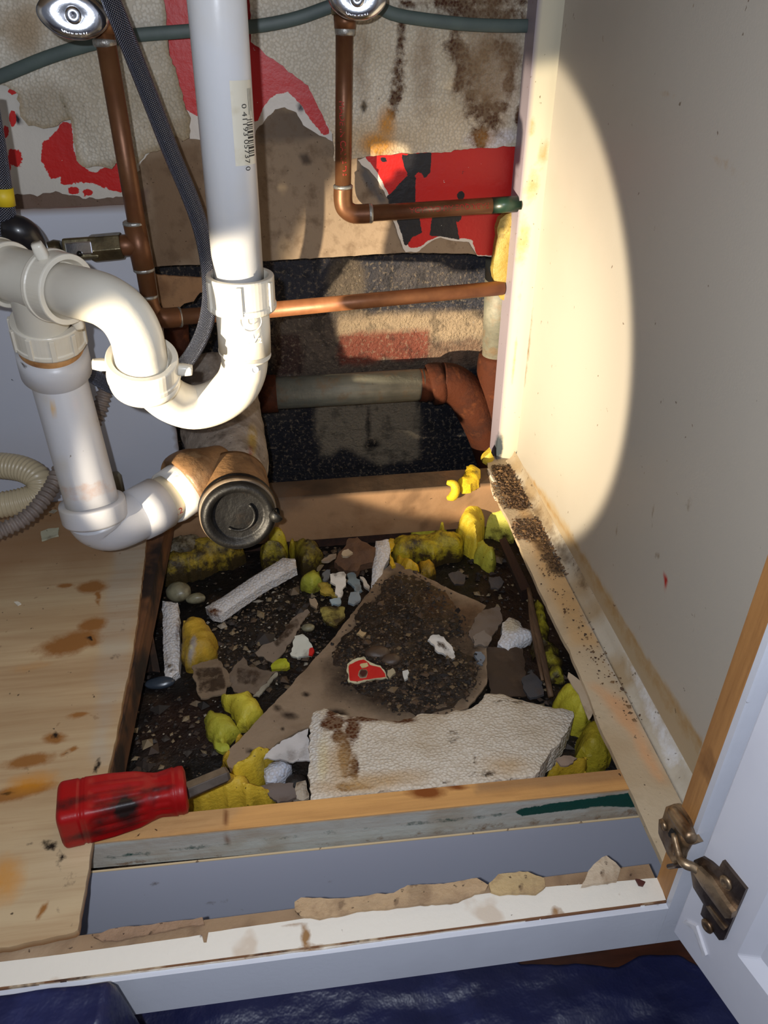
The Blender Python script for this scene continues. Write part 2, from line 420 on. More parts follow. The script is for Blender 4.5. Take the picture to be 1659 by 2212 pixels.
slab('backing_board', [(-90, -90), (1142, -90), (1122, 400), (1110, 556), (1010, 548), (870, 546), (573, 564), (330, 576), (-90, 610)], {'Y': YB}, .006, m_board,
     'brown fibre backing board fixed to the wall behind the pipes', 'backing board', step=.005, jag=.0008, paint=f)
m_print = mat('printed_paper', vcol=True, rough=.42, spec=.45, stains=[(0, (196, 26, 20), 1.15, 95, .03), (1, (26, 24, 28), 1.0, 110, .03)],
              specks=[((215, 208, 200), 150, .10, .86, .8)], bump=[('n', 90, .0006)])
def f(pt):
    base(pt, (206, 200, 190)); pt.fb(22, (178, 168, 152), .1, .5, 5, .6)
    pt.spoly(0, [(108, 300), (135, 262), (154, 265), (160, 325), (168, 345), (192, 372), (212, 372), (240, 352), (264, 345), (266, 420), (245, 412), (205, 398), (175, 396), (150, 398), (128, 380), (108, 388), (90, 345), (92, 305)], 14)
    for x, y, rx, ry in ((32, 342, 17, 20), (12, 358, 14, 14), (27, 198, 10, 7), (27, 255, 8, 18), (12, 285, 7, 16), (160, 412, 13, 8), (190, 415, 11, 7), (140, 393, 10, 8)): pt.stain(0, x, y, rx, ry)
    pt.blob(37, 258, 7, 13, (26, 20, 34), -30, .3, .4, 90)
slab('torn_paper', [(-90, 120), (330, 120), (322, 330), (300, 360), (285, 395), (270, 428), (200, 430), (150, 418), (120, 412), (80, 422), (30, 420), (-90, 424)], {'Y': YB - .0012}, .0007, m_print,
     'dirty white facing paper with scraped red print left of the left copper pipe', 'torn paper', step=.003, jag=.0022, jsc=150, paint=f, seed=1)
def f(pt):
    base(pt, (214, 206, 196))
    pt.spoly(0, [(330, -120), (560, -120), (600, 80), (615, 140), (668, 185), (698, 248), (713, 290), (700, 292), (672, 262), (650, 225), (622, 200), (600, 202), (580, 215), (566, 238), (556, 262), (545, 262), (425, 250), (400, 236), (330, 150)], 6)
    pt.blob(650, 232, 6, 10, (40, 20, 22), -20, .3, .3, 90); pt.blob(590, 170, 6, 6, (190, 170, 165), 0, .2, .8, 120, 3, .8)
    pt.blob(362, 22, 6, 12, (16, 14, 20), 0, .3, .4, 90)
slab('torn_paper', [(330, -110), (560, -110), (625, 100), (680, 150), (722, 250), (722, 308), (690, 292), (655, 270), (640, 243), (615, 232), (594, 236), (575, 258), (553, 283), (545, 300), (410, 300), (405, 240), (372, 150)], {'Y': YB - .0012}, .0007, m_print,
     'curved red and white torn facing paper passing behind the white tailpiece', 'torn paper', step=.003, jag=.0015, jsc=150, paint=f, seed=2)
def f(pt):
    base(pt, (216, 206, 194))
    pt.spoly(0, [(785, 335), (1130, 312), (1130, 420), (1080, 552), (1030, 552), (1020, 517), (985, 515), (952, 508), (925, 520), (905, 535), (884, 536), (872, 505), (850, 462), (842, 425), (815, 372)], 5)
    pt.spoly(1, [(866, 335), (932, 328), (930, 372), (918, 388), (908, 368), (890, 386), (875, 365)], 5)
    pt.spoly(1, [(880, 378), (898, 384), (897, 445), (835, 448), (832, 430), (862, 398)], 5)
    pt.spoly(1, [(852, 458), (905, 458), (912, 505), (890, 512), (876, 535), (862, 490)], 5)
    pt.spoly(1, [(935, 455), (982, 455), (992, 518), (968, 512), (928, 510)], 5)
    pt.stain(1, 995, 422, 9, 9); pt.stain(1, 990, 470, 7, 9); pt.stain(1, 830, 345, 8, 6); pt.stain(1, 1000, 373, 18, 4, 0, .62)
    pt.blob(940, 430, 5, 5, (225, 215, 205), 0, .2, .4, 120); pt.blob(1024, 523, 3, 12, (225, 215, 205), 0, .2, .4, 120)
slab('torn_paper', [(772, 345), (800, 338), (1128, 310), (1124, 430), (1092, 556), (1030, 554), (1014, 522), (985, 520), (952, 514), (928, 524), (905, 542), (876, 546), (862, 508), (848, 478), (838, 432), (812, 382)], {'Y': YB - .0012}, .0007, m_print,
     'bright red and black printed facing paper under the right copper pipe', 'torn paper', step=.003, jag=.0012, jsc=150, paint=f, seed=3)
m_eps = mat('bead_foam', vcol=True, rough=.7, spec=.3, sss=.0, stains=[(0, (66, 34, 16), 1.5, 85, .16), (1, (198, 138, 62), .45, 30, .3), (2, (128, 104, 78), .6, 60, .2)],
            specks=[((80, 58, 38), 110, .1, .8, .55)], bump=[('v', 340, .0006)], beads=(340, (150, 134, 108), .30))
def f(pt):
    base(pt, (214, 208, 194)); pt.fb(10, (172, 160, 138), -.1, .5, 4, .8); pt.fb(30, (150, 132, 104), .2, .6, 14, .6)
    pt.blob(60, 60, 45, 60, (150, 120, 78), 0, .6, .5, 30, 3, .7); pt.blob(100, 225, 60, 50, (140, 126, 104), 20, .6, .6, 30, 5, .6)
    pt.poly([(128, 200), (140, 215), (155, 262), (148, 262)], (120, 112, 84), 4, 4, 60, 3, .7)
    d = polydist(pt.px, E1); pt.mix(.7 * ss(d, -14, 0), (142, 122, 88))
E1 = [(-90, -90), (352, -90), (356, 10), (364, 110), (385, 165), (396, 226), (410, 256), (408, 298), (396, 304), (380, 294), (352, 317), (314, 332), (300, 356), (282, 362), (250, 350), (240, 362), (218, 358), (187, 365), (167, 346), (158, 300), (152, 259), (137, 261), (120, 276), (94, 278), (62, 268), (42, 252), (38, 205), (12, 188), (-90, 176)]
slab('foam_sheet', E1, {'Y': YB - .011}, .009, m_eps, 'dirty white bead foam insulation sheet with ragged edge behind the left copper pipe', 'foam insulation', step=.0035, jag=.002, jsc=220, relief=(.0035, 38), paint=f, seed=4, undercut=.012)
E2 = [(536, -90), (1146, -90), (1130, 200), (1122, 316), (1010, 321), (960, 328), (860, 332), (775, 340), (722, 348), (718, 290), (697, 250), (665, 186), (611, 143), (575, 118), (542, 90)]
def f(pt):
    base(pt, (214, 206, 190)); pt.fb(9, (176, 162, 136), -.1, .5, 6, .7)
    pt.blob(800, 310, 90, 45, (188, 150, 96), 0, .7, .4, 40, 3, .55); pt.blob(985, 280, 120, 60, (205, 186, 158), 0, .5, .3, 40, 3, .5)
    pt.blob(1060, 300, 50, 22, (208, 205, 212), -8, .3, .4, 90, 3, .8)
    for x, y, rx, ry, a in ((868, 60, 9, 60, 3), (862, 150, 14, 40, 8), (855, 215, 12, 30, 10), (845, 245, 10, 12, 0),
                            (985, 100, 24, 30, 0), (1005, 160, 26, 50, -10), (1025, 225, 22, 45, -20), (1058, 245, 22, 40, -15), (1035, 290, 18, 32, 10),
                            (1095, 110, 28, 22, 20), (1102, 170, 11, 55, 0), (1075, 235, 26, 16, 0), (1125, 105, 8, 8, 0),
                            (1000, 35, 40, 30, 0), (1075, 30, 55, 26, 8), (960, 5, 55, 14, 0), (880, 10, 20, 10, 0), (1040, 5, 90, 16, 0), (1120, 250, 6, 26, 0)):
        pt.stain(0, x, y, rx * 1.35, ry * 1.25, a, .72)
    pt.stain(1, 815, 312, 34, 24); pt.stain(1, 835, 270, 20, 40, 0, .8); pt.stain(1, 1040, 300, 30, 30, 0, .4)
    pt.stain(2, 915, 150, 40, 150, 0, .5); pt.stain(2, 1060, 130, 100, 170, 0, .62); pt.stain(2, 780, 130, 30, 160, 0, .45); pt.stain(0, 818, 330, 10, 7)
    pt.blob(785, 231, 7, 11, (20, 24, 26), 0, .15, .2, 90)
slab('foam_sheet', E2, {'Y': YB - .011}, .009, m_eps, 'bead foam insulation sheet streaked with brown rust stains behind the right copper pipe', 'foam insulation', step=.0035, jag=.0012, jsc=260, relief=(.0012, 60), paint=f, seed=5)

m_cable = mat('grey_cable', (78, 92, 88), .5, var=[((60, 72, 72), 40, .4, .7, .6)])
pts = [P(x, y, Y=yy) for x, y, yy in ((-60, 182, .868), (0, 165, .868), (100, 125, .868), (200, 94, .868), (280, 78, .868), (400, 68, .868), (480, 62, .868), (560, 56, .868), (640, 40, .868), (715, 14, .868), (770, -2, .868), (815, 14, .868), (850, 30, .868), (900, 40, .868), (1000, 52, .868), (1085, 56, .868), (1149, 56, .868))]
V, Fc = tube(pts, .0058, 16, 6)
V = np.array(V); V[:, 1] = .871 + (V[:, 1] - .868) * .35
obj('flat_cable', V, Fc, m_cable, label='flat grey electrical cable sagging across the wall behind both copper pipes', cat='cable')

# ================================================================== CABINET
m_lam = mat('beige_laminate', vcol=True, rough=.42, spec=.35, specks=[((90, 66, 46), 60, .09, .80, .75), ((60, 45, 34), 150, .14, .88, .8), ((130, 96, 60), 24, .05, .7, .6)], stains=[(0, (166, 132, 84), 1.1, 70, .22), (1, (120, 96, 66), .7, 90, .15)],
            var=[((168, 158, 142), 6, .45, .75, .3)], bump=[('n', 500, .0001)])
m_white = mat('white_laminate', (204, 206, 214), .38, spec=.4, specks=[((96, 84, 76), 40, .07, .84, .7), ((110, 100, 92), 120, .07, .93, .6)], var=[((178, 178, 186), 12, .45, .8, .4)], bump=[('n', 300, .0001)])
m_whitep = mat('white_paint', vcol=True, rough=.5, spec=.35, specks=[((96, 70, 46), 100, .13, .80, .7), ((186, 158, 128), 26, .35, .6, .5)], stains=[(0, (150, 112, 72), .6, 70, .15), (1, (92, 52, 30), .7, 90, .15)], bump=[('n', 180, .0003)])
m_pine = mat('raw_pine', (178, 128, 74), .55, wood=((122, 76, 38), 'Z', 60, .6), var=[((96, 58, 30), 16, .6, .72, .7)], specks=[((70, 42, 24), 60, .12, .9, .7)], bump=[('n', 120, .0003)])
cab = thing('sink_cabinet', 'beige laminate base cabinet with its right bottom cut away under the sink', 'cabinet', (0.05, .27, -.045))
# side panel
V, Fc = gridface((.276, .262, -.09), (0, .570, 0), (0, 0, .82), 150, 200)
V2 = V + np.array([.016, 0, 0]); 
pt = Paint(V, (182, 175, 163))
pt.poly([(1123, 1006), (1190, 1080), (1262, 1198), (1389, 1405), (1520, 1605), (1500, 1700), (1485, 1690), (1397, 1494), (1278, 1280), (1159, 1089)], (178, 156, 120), 4, 8, 90, 3, .85)
pt.spoly(0, [(1200, 1110), (1262, 1196), (1389, 1403), (1525, 1600), (1505, 1640), (1380, 1440), (1262, 1240)], 14, .48)
pt.spoly(0, [(1135, 1010), (1262, 1200), (1389, 1405), (1520, 1607), (1514, 1618), (1385, 1415), (1258, 1210), (1132, 1018)], 5, .6)
for x, y, rx, ry, a, s in ((1175, 330, 10, 60, 8, .7), (1150, 560, 6, 90, 6, .62), (1140, 760, 5, 120, 6, .55), (1500, 1340, 3, 40, 5, .45), (1410, 1110, 4, 42, 5, .5), (1332, 1150, 3, 28, 5, .5), (1560, 350, 40, 16, 20, .38), (1440, 205, 34, 12, 10, .42), (1490, 1090, 12, 30, 0, .42), (1420, 1200, 10, 12, 0, .5), (1585, 380, 40, 12, 30, .4)):
    pt.stain(1 if rx < 30 else 0, x, y, rx, ry, a, s)
pt.blob(1437, 1253, 3, 14, (170, 20, 16), 5, .2, .3, 120)
Vb, Fb = box(.2765, .292, .262, .832, -.09, .73)
sp = obj('side_panel', V, Fc, m_lam, cab, paint=pt)
n0 = len(V)
obj('panel_edge', Vb, Fb, mat('chipboard', (120, 92, 64), .9, specks=[((70, 50, 34), 300, .2, .5, .8)]), cab, smooth=False)
# unseen far side and worktop underside, added to close the cabinet against ambient light
V, Fc = box(-.66, -.645, .262, .90, -.09, .73); obj('left_panel', V, Fc, mat('plain_laminate', (186, 178, 162), .45), cab, smooth=False)
V, Fc = box(-.66, .292, .262, .96, .731, .75); obj('worktop_underside', V, Fc, mat('plain_chipboard', (150, 128, 100), .8), cab, smooth=False)
# rear post
m_post = mat('post_paint', vcol=True, rough=.42, spec=.35, specks=[((92, 74, 30), 160, .13, .78, .8)], stains=[(0, (176, 146, 66), .55, 90, .2), (1, (70, 78, 84), .5, 90, .15)])
V, Fc = gridbox(.2535, .300, .845, .879, -.002, .73, .006)
pt = Paint(V, (208, 200, 176))
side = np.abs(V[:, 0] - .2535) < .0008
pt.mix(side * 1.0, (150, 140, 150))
for x, y, rx, ry in ((1150, 270, 12, 30), (1175, 330, 16, 40), (1150, 400, 22, 50), (1130, 520, 18, 70), (1120, 640, 6, 60), (1110, 780, 5, 80)): pt.stain(0, x, y, rx, ry, 6, .52)
pt.stain(1, 1077, 968, 10, 34, 5, .9)
obj('rear_post', V, Fc, m_post, cab, smooth=False, paint=pt)
# strip of floor left along the side
m_ledge = mat('ledge', vcol=True, rough=.6, spec=.3, specks=[((86, 70, 52), 95, .16, .70, .75), ((60, 44, 32), 230, .14, .8, .8)], stains=[(0, (84, 62, 40), .7, 80, .15), (1, (214, 214, 214), .8, 120, .2)],
              var=[((150, 132, 104), 30, .5, .75, .5)], bump=[('n', 240, .0005)])
def f(pt):
    base(pt, (196, 176, 146)); pt.fb(12, (172, 144, 108), -.1, .5, 4, .8); pt.fb(45, (150, 122, 90), .2, .6, 8, .6)
    pt.poly([(1110, 1080), (1180, 1130), (1330, 1400), (1240, 1390), (1150, 1200)], (196, 158, 108), 12, 16, 50, 3, .8)
    pt.poly([(1280, 1480), (1350, 1510), (1440, 1690), (1420, 1690), (1340, 1560)], (214, 160, 112), 12, 14, 50, 4, .8)
    pt.poly([(1225, 1230), (1262, 1250), (1400, 1480), (1470, 1660), (1450, 1660), (1360, 1510), (1270, 1340)], (178, 176, 168), 8, 12, 50, 4, .9)
    pt.spoly(1, [(1330, 1440), (1370, 1460), (1430, 1570), (1460, 1650), (1440, 1650), (1390, 1560)], 14, .6)
    pt.spoly(0, [(1060, 1005), (1125, 1005), (1160, 1080), (1130, 1105), (1095, 1095)], 10, .9)
    pt.spoly(0, [(1105, 1140), (1185, 1125), (1205, 1185), (1235, 1245), (1190, 1245), (1150, 1180)], 14, .62)
led = slab('floor_strip', [(1050, 985), (1119, 985), (1165, 1090), (1280, 1280), (1399, 1494), (1489, 1690), (1530, 1800), (1440, 1880), (1428, 1858), (1390, 1770), (1338, 1657), (1300, 1580), (1262, 1480), (1230, 1405), (1199, 1347), (1140, 1220), (1100, 1125), (1079, 1089), (1058, 1040)],
           {'Z': 0}, .005, m_ledge, step=.005, jag=.0009, jsc=90, paint=f, parent=cab)
slab('torn_veneer', [(1228, 1452), (1262, 1478), (1280, 1540), (1272, 1555), (1250, 1500), (1226, 1462)], {'Z': -.004}, .0012, mat('veneer', (176, 158, 134), .7, var=[((120, 100, 80), 80, .5, .7, .6)]), step=.004, jag=.001, parent=cab, relief=(.002, 60))
m_dark = mat('dark_timber', (66, 38, 24), .8, wood=((26, 16, 12), 'Y', 80, .8), specks=[((120, 95, 70), 120, .1, .8, .5)], bump=[('n', 120, .0008)])
V, Fc = box(.288, .302, .345, .79, -.128, -.0055); obj('side_cleat', V, Fc, m_dark, cab, smooth=False)
# cove at the foot of the side panel
prof = [(0, 0), (-.012, 0), (-.0095, .0012), (-.006, .0032), (-.003, .007), (-.0008, .013), (0, .0135)]
V = [(.276 + a, y, b) for y in np.linspace(.272, .84, 60) for a, b in prof]
Fc = [(k * 7 + i, k * 7 + i + 1, (k + 1) * 7 + i + 1, (k + 1) * 7 + i) for k in range(59) for i in range(6)]
pt = Paint(np.array(V), (188, 178, 160)); pt.fb(25, (160, 134, 96), -.1, .4, 4, .8); pt.spoly(0, [(1110, 1000), (1300, 1280), (1260, 1290), (1130, 1090)], 12, .45); pt.spoly(1, [(1330, 1380), (1400, 1480), (1490, 1660), (1440, 1660)], 14, .55)
obj('bottom_bead', V, Fc, m_ledge, cab, paint=pt)
# front bottom rail
V, Fc = gridbox(-.42, .2205, .2565, .2835, -.045, -.0015, .005)
pt = Paint(V, (150, 122, 92)); pt.fb(60, (110, 84, 62), 0, .4, 3, .8); pt.fb(25, (176, 152, 122), .1, .5, 6, .6)
m_rail = mat('rail_wood', vcol=True, rough=.75, specks=[((64, 44, 30), 150, .18, .6, .8), ((190, 175, 155), 90, .1, .85, .8)], bump=[('n', 160, .0008)])
rail = obj('bottom_rail', V, Fc, m_rail, cab, smooth=False, paint=pt)
def f(pt):
    base(pt, (226, 218, 204))
    pt.stain(0, 660, 2020, 12, 22, 10, .8); pt.stain(0, 640, 2000, 45, 8, -6, .6); pt.stain(0, 1202, 1965, 14, 12, 0, .62); pt.stain(0, 1335, 1930, 8, 10, 0, .55); pt.stain(0, 985, 1970, 20, 6, -10, .5)
    pt.stain(1, 440, 2020, 6, 10, 0, .8); pt.spoly(0, [(700, 2052), (1440, 1950), (1440, 1942), (700, 2042)], 5, .55); pt.spoly(0, [(-50, 2146), (700, 2052), (700, 2040), (-50, 2134)], 5, .58)
slab('rail_top_paint', [(-260, 2111), (0, 2078), (220, 2050), (436, 2019), (440, 2036), (446, 2036), (450, 2014), (700, 1978), (900, 1950), (1100, 1923), (1422, 1896), (1440, 1948), (1100, 1993), (700, 2049), (300, 2100), (0, 2137), (-260, 2168)], {'Z': 0.0003}, .0018, m_whitep, step=.004, jag=.0003, jsc=90, paint=f, parent=rail)
V, Fc = gridbox(-.42, .2203, .2515, .2562, -.045, -.001, .01)
obj('rail_front_face', V, Fc, m_white, rail, smooth=False)
V, Fc = box(-.42, .2202, .2552, .2563, -.02, .0009); obj('rail_edge_line', V, Fc, mat('edge_wood', (112, 74, 44), .8, var=[((190, 170, 140), 30, .5, .6, .8), ((50, 26, 16), 50, .55, .65, .8)]), rail, smooth=False)
# front right stile
V, Fc = gridbox(.221, .262, .2562, .272, -.045, .72, .012); st = obj('front_stile', V, Fc, m_pine, cab, smooth=False)
V, Fc = box(.2205, .262, .2515, .256, -.045, .72); obj('stile_face', V, Fc, m_white, st, smooth=False)
# toe kick
a, b, c_, d_ = P(150, 1891, Y=.338), P(1402, 1764, Y=.338), P(1455, 1880, Y=.338), P(150, 2100, Y=.338)
V, Fc = gridface((-.42, .338, -.128), (.70, 0, 0), (0, 0, 1), 60, 10)
V = np.array(V); tt = (V[:, 2] + .128); zt = a[2] + (V[:, 0] - a[0]) / (b[0] - a[0]) * (b[2] - a[2]); V[:, 2] = -.128 + tt * (zt + .128)
pt = Paint(V, (186, 188, 200))
for x, y, rx, ry, a_ in ((480, 1945, 70, 5, -12), (560, 1925, 60, 5, -10), (700, 1908, 60, 4, -12), (400, 1950, 70, 4, -10), (500, 1915, 20, 3, -10), (340, 1910, 16, 5, 0)): pt.stain(0, x, y, rx, ry, a_, .5)
m_toe = mat('toe_board', vcol=True, rough=.4, stains=[(0, (110, 98, 90), .9, 130, .12)], specks=[((110, 90, 70), 120, .07, .9, .6)])
tk = obj('toe_board', V, Fc, m_toe, cab, smooth=False, paint=pt)
Vb = [(x, y, -.0+z) for x, y, z in ((-.42, .3381, -.128), (.28, .3381, -.128), (.28, .3395, -.128), (-.42, .3395, -.128))]
zt = lambda x: a[2] + (x - a[0]) / (b[0] - a[0]) * (b[2] - a[2])
Vb += [(x, y, zt(x) + .0006) for x, y in ((-.42, .3381), (.28, .3381), (.28, .3395), (-.42, .3395))]
V, Fc = hexa(Vb); obj('toe_board_edge', V, Fc, mat('board_edge', (205, 180, 140), .8, specks=[((90, 60, 40), 120, .2, .6, .8)]), tk, smooth=False)
# white back panel remaining on the left
def f(pt):
    base(pt, (186, 190, 202)); d = polydist(pt.px, BP); pt.mix(.8 * ss(d, -5, 0), (120, 96, 74))
BP = [(-260, 470), (0, 455), (150, 449), (304, 440), (322, 520), (337, 612), (352, 705), (372, 880), (387, 968), (381, 1070), (250, 1082), (130, 1092), (0, 1104), (-260, 1130)]
slab('back_panel', BP, {'Y': .806}, .004, mat('back_panel', vcol=True, rough=.45, spec=.35, specks=[((40, 42, 48), 48, .07, .78, .8), ((60, 50, 46), 110, .07, .9, .7), ((170, 40, 40), 30, .03, .9, .7)]),
     step=.006, jag=.0006, paint=f, parent=cab)
# door
dd_ = np.array([.25, -.968, 0]); dd_ /= np.linalg.norm(dd_); dn = np.array([dd_[1], -dd_[0], 0]); DO = np.array([.2245, .2455, 0.0])
def Pd(x, y):
    d = ray(x, y); t = ((DO - CAM) @ dn) / (d @ dn); p = CAM + d * t - DO; return p @ dd_, p[2]
zb = Pd(1447, 2003)[1]; s1, z1 = Pd(1592, 2062)
s_h = .0
L_ = .40; ztop = .70
def dp(s, z, off=0.0): return DO + dd_ * s + np.array([0, 0, z]) + dn * off
# rebate: frame level 0, panel level -.006 behind, bevel .009 wide
ring0 = [dp(0, zb), dp(L_, zb), dp(L_, ztop), dp(0, ztop)]
ring1 = [dp(s1, z1), dp(L_ - s1, z1), dp(L_ - s1, ztop - .06), dp(s1, ztop - .06)]
ring2 = [dp(s1 + .009, z1 + .009, -.006), dp(L_ - s1 - .009, z1 + .009, -.006), dp(L_ - s1 - .009, ztop - .069, -.006), dp(s1 + .009, ztop - .069, -.006)]
ringb = [dp(0, zb, -.019), dp(L_, zb, -.019), dp(L_, ztop, -.019), dp(0, ztop, -.019)]
V = ring0 + ring1 + ring2 + ringb
Fc = [(i, (i + 1) % 4, 4 + (i + 1) % 4, 4 + i) for i in range(4)] + [(4 + i, 4 + (i + 1) % 4, 8 + (i + 1) % 4, 8 + i) for i in range(4)] + [(8, 9, 10, 11)] + [(12 + i, 12 + (i + 1) % 4, (i + 1) % 4, i) for i in range(4)] + [(15, 14, 13, 12)]
door = obj('cabinet_door', V, Fc, mat('door_paint', (206, 206, 214), .3, spec=.5, var=[((186, 184, 192), 14, .45, .8, .4)], specks=[((120, 90, 60), 90, .05, .94, .7)]), cab, smooth=False, bevel=.0012)
PDOOR = (DO, dn)
PD2 = lambda o: (DO + dn * o, dn)
slab('door_bumper', [(1473, 1992), (1478, 1989), (1503, 2001), (1524, 2064), (1517, 2066), (1498, 2009)], PD2(.0018), .002, mat('clear_rubber', (214, 212, 216), .2, coat=.5), step=.003, dome=.0008, domew=.002, parent=door)
m_nick = mat('tarnished_nickel', (176, 152, 122), .42, .85, var=[((92, 66, 44), 70, .42, .66, .8)], bump=[('n', 300, .0002)])
m_nick2 = mat('dark_nickel', (104, 90, 80), .36, .9, var=[((56, 38, 28), 90, .45, .7, .8)], bump=[('n', 300, .0002)])
hp = slab('hinge_plate', [(1492, 1884), (1499, 1858), (1516, 1851), (1535, 1863), (1551, 1877), (1561, 1859), (1611, 1921), (1602, 1942), (1563, 2031), (1553, 2031), (1513, 1975), (1519, 1953), (1497, 1917)], PD2(.002), .002, m_nick2, step=.003, dome=.0006, domew=.001, parent=door)
slab('hinge_arm_channel', [(1496, 1884), (1506, 1874), (1530, 1897), (1562, 1945), (1581, 1972), (1579, 1984), (1566, 1984), (1548, 1960), (1515, 1915)], PD2(.0055), .004, m_nick, step=.003, dome=.0015, domew=.002, parent=door)
slab('hinge_rib', [(1524, 1958), (1530, 1958), (1567, 2006), (1563, 2010), (1556, 2004)], PD2(.0035), .002, m_nick, step=.003, dome=.001, domew=.0015, parent=door)
for (x, y) in ((1576, 1903), (1535, 1997)):
    s, z = Pd(x, y); V, Fc = lathe([(0, .0044), (.0012, .0044), (.0020, .0034), (.0023, .0015), (.0017, .0012), (.0017, .0001)], dp(s, z, .002), dn, 24)
    obj('screw', V, Fc, m_nick, door)
# hinge body on the stile
HP = (np.array([.219, .26, 0]), np.array([-1.0, 0, 0]))
hb = slab('hinge_base', [(1438, 1743), (1456, 1736), (1471, 1746), (1487, 1772), (1498, 1801), (1509, 1819), (1490, 1826), (1481, 1842), (1474, 1872), (1460, 1876), (1441, 1845), (1422, 1798), (1423, 1770), (1431, 1767)], HP, .003, m_nick, step=.003, dome=.003, domew=.004, relief=(.001, 120), parent=st)
a_ = D(1452, 1752, depth(P(1452, 1752, X=.214))); b_ = P(1494, 1812, X=.214)
V, Fc = tube([a_, (a_ + b_) / 2, b_], [.0036, .0042, .0038], 16, 4); obj('hinge_cover', V, Fc, m_nick, st)
for (x, y) in ((1435, 1782), (1459, 1835)):
    q = P(x, y, X=.2155); V, Fc = lathe([(0, .0036), (.0015, .0034), (.0024, .0018), (.0024, .0001)], q, (-1, 0, 0), 20); obj('screw', V, Fc, m_nick, st)
pp = [P(1455, 1800, X=.2145), P(1468, 1850, X=.214), P(1480, 1866, X=.215), P(1497, 1873, X=.219), P(1512, 1882, X=.2225)]
V, Fc = tube(pp, [.0018, .0024, .0030, .0030, .0028], 14, 5); obj('hinge_link', V, Fc, m_nick, st)
pp = [P(1445, 1872, X=.215), P(1475, 1868, X=.214)]; V, Fc = tube(pp, .0016, 12); obj('hinge_pin', V, Fc, m_nick2, st)
slab('hinge_slot', [(1443, 1800), (1449, 1789), (1458, 1800), (1461, 1820), (1455, 1815), (1444, 1806)], (np.array([.2145, .26, 0]), np.array([-1.0, 0, 0])), .0008, mat('hinge_hole', (14, 12, 12), .8), step=.003, parent=st)

# ================================================================== TIMBERS AND PLYWOOD
m_beam = mat('beam_wood', vcol=True, rough=.6, spec=.3, specks=[((40, 26, 18), 90, .09, .75, .85)], var=[((120, 84, 54), 22, .5, .75, .6)], bump=[('n', 110, .0006)])
V, Fc = gridbox(-.20, .262, .79, .826, -.0665, -.0006, .006)
pt = Paint(V, (156, 122, 90)); pt.fb(8, (124, 90, 62), 0, .5, 5, .8, (0.3, 1, 1))
top = ss(V[:, 2], -.004, -.0015) ; pt.mix(top * (.85 + .15 * fbm(V, 60, 3)), (52, 43, 36))
pt.blob(600, 1080, 55, 30, (104, 88, 74), 0, .6, .6, 50, 3, .7); pt.fb(50, (96, 72, 52), .25, .6, 7, .6)
obj('wooden_beam', V, Fc, m_beam, smooth=False, paint=pt, label='rough brown wooden beam across the back of the open floor', cat='wooden beam')
V, Fc = box(-.20, .262, .802, .83, -.105, -.067); obj('wooden_beam', V, Fc, m_dark, smooth=False, label='dark timber directly under the rear wooden beam', cat='wooden beam')
m_rim = mat('rim_wood', vcol=True, rough=.5, spec=.35, wood=((140, 92, 52), 'X', 60, .38), specks=[((50, 28, 18), 60, .1, .86, .9)], stains=[(0, (130, 70, 26), .5, 60, .2), (1, (22, 70, 62), 1.3, 90, .12), (2, (120, 88, 56), 1.2, 100, .12)], bump=[('n', 160, .0005)])
zl, zr = -.0300, -.0425
V, Fc = gridbox(-.19, .255, 0, 1, 0, 1, 10)
V, Fc = gridface((0, 0, 0), (1, 0, 0), (0, 1, 0), 140, 1)
yf = lambda x: .3435 + (.2 - x) * .014; yb_ = lambda x: .3615 + (.2 - x) * .014; zbm = lambda x: zl + (x + .17) / .42 * (zr - zl)
X = np.linspace(-.21, .255, 150); rows = []
for t in np.linspace(0, 1, 8): rows.append([(x, yb_(x) + (yf(x) - yb_(x)) * t, -.0005) for x in X])
for t in np.linspace(0, 1, 14)[1:]: rows.append([(x, yf(x), -.0005 + (zbm(x) + .0005) * t) for x in X])
for t in np.linspace(0, 1, 8)[1:]: rows.append([(x, yf(x) + (yb_(x) - yf(x)) * t, zbm(x)) for x in X])
for t in np.linspace(0, 1, 6)[1:-1]: rows.append([(x, yb_(x), zbm(x) * (1 - t)) for x in X])
V = np.array([p for r in rows for p in r]); nX = len(X); nR = len(rows)
Fc = [(k * nX + i, ((k + 1) % nR) * nX + i, ((k + 1) % nR) * nX + i + 1, k * nX + i + 1) for k in range(nR) for i in range(nX - 1)]
Fc += [tuple(k * nX for k in range(nR)), tuple(k * nX + nX - 1 for k in range(nR))[::-1]]
pt = Paint(V, (214, 160, 96)); fr = (np.abs(V[:, 1] - yf(V[:, 0])) < .0004) & (V[:, 2] < -.001)
pt.poly([(1030, 1690), (1380, 1640), (1380, 1682), (1030, 1712)], (150, 116, 82), 8, 10, 60, 3, .7)
pt.poly([(180, 1760), (560, 1700), (480, 1790), (180, 1830)], (188, 152, 108), 12, 12, 60, 3, .6)
pt.mix(fr * 1.0, (190, 192, 184)); pt.mix(fr * ss(fbm(V, 40, 3), -.1, .4) * .6, (168, 158, 138)); 
pt.stain(0, 920, 1712, 42, 14, 0, .85); pt.stain(0, 985, 1700, 30, 8, 0, .7)
k = fr * 1.0
s_ = Paint(V, (0, 0, 0)); s_.spoly(1, [(1395, 1745), (1398, 1712), (1365, 1712), (1150, 1742), (1110, 1752), (1125, 1764), (1180, 1756), (1300, 1742)], 4, 1.0)
s_.spoly(1, [(200, 1850), (850, 1778), (850, 1788), (200, 1862)], 8, .42); s_.spoly(1, [(850, 1775), (1130, 1750), (1130, 1760), (850, 1790)], 6, .5)
s_.spoly(2, [(200, 1880), (1400, 1765), (1400, 1740), (1000, 1780), (600, 1830), (200, 1862)], 12, .42)
pt.st = np.maximum(pt.st * (1 - k[:, None]), s_.st * k[:, None])
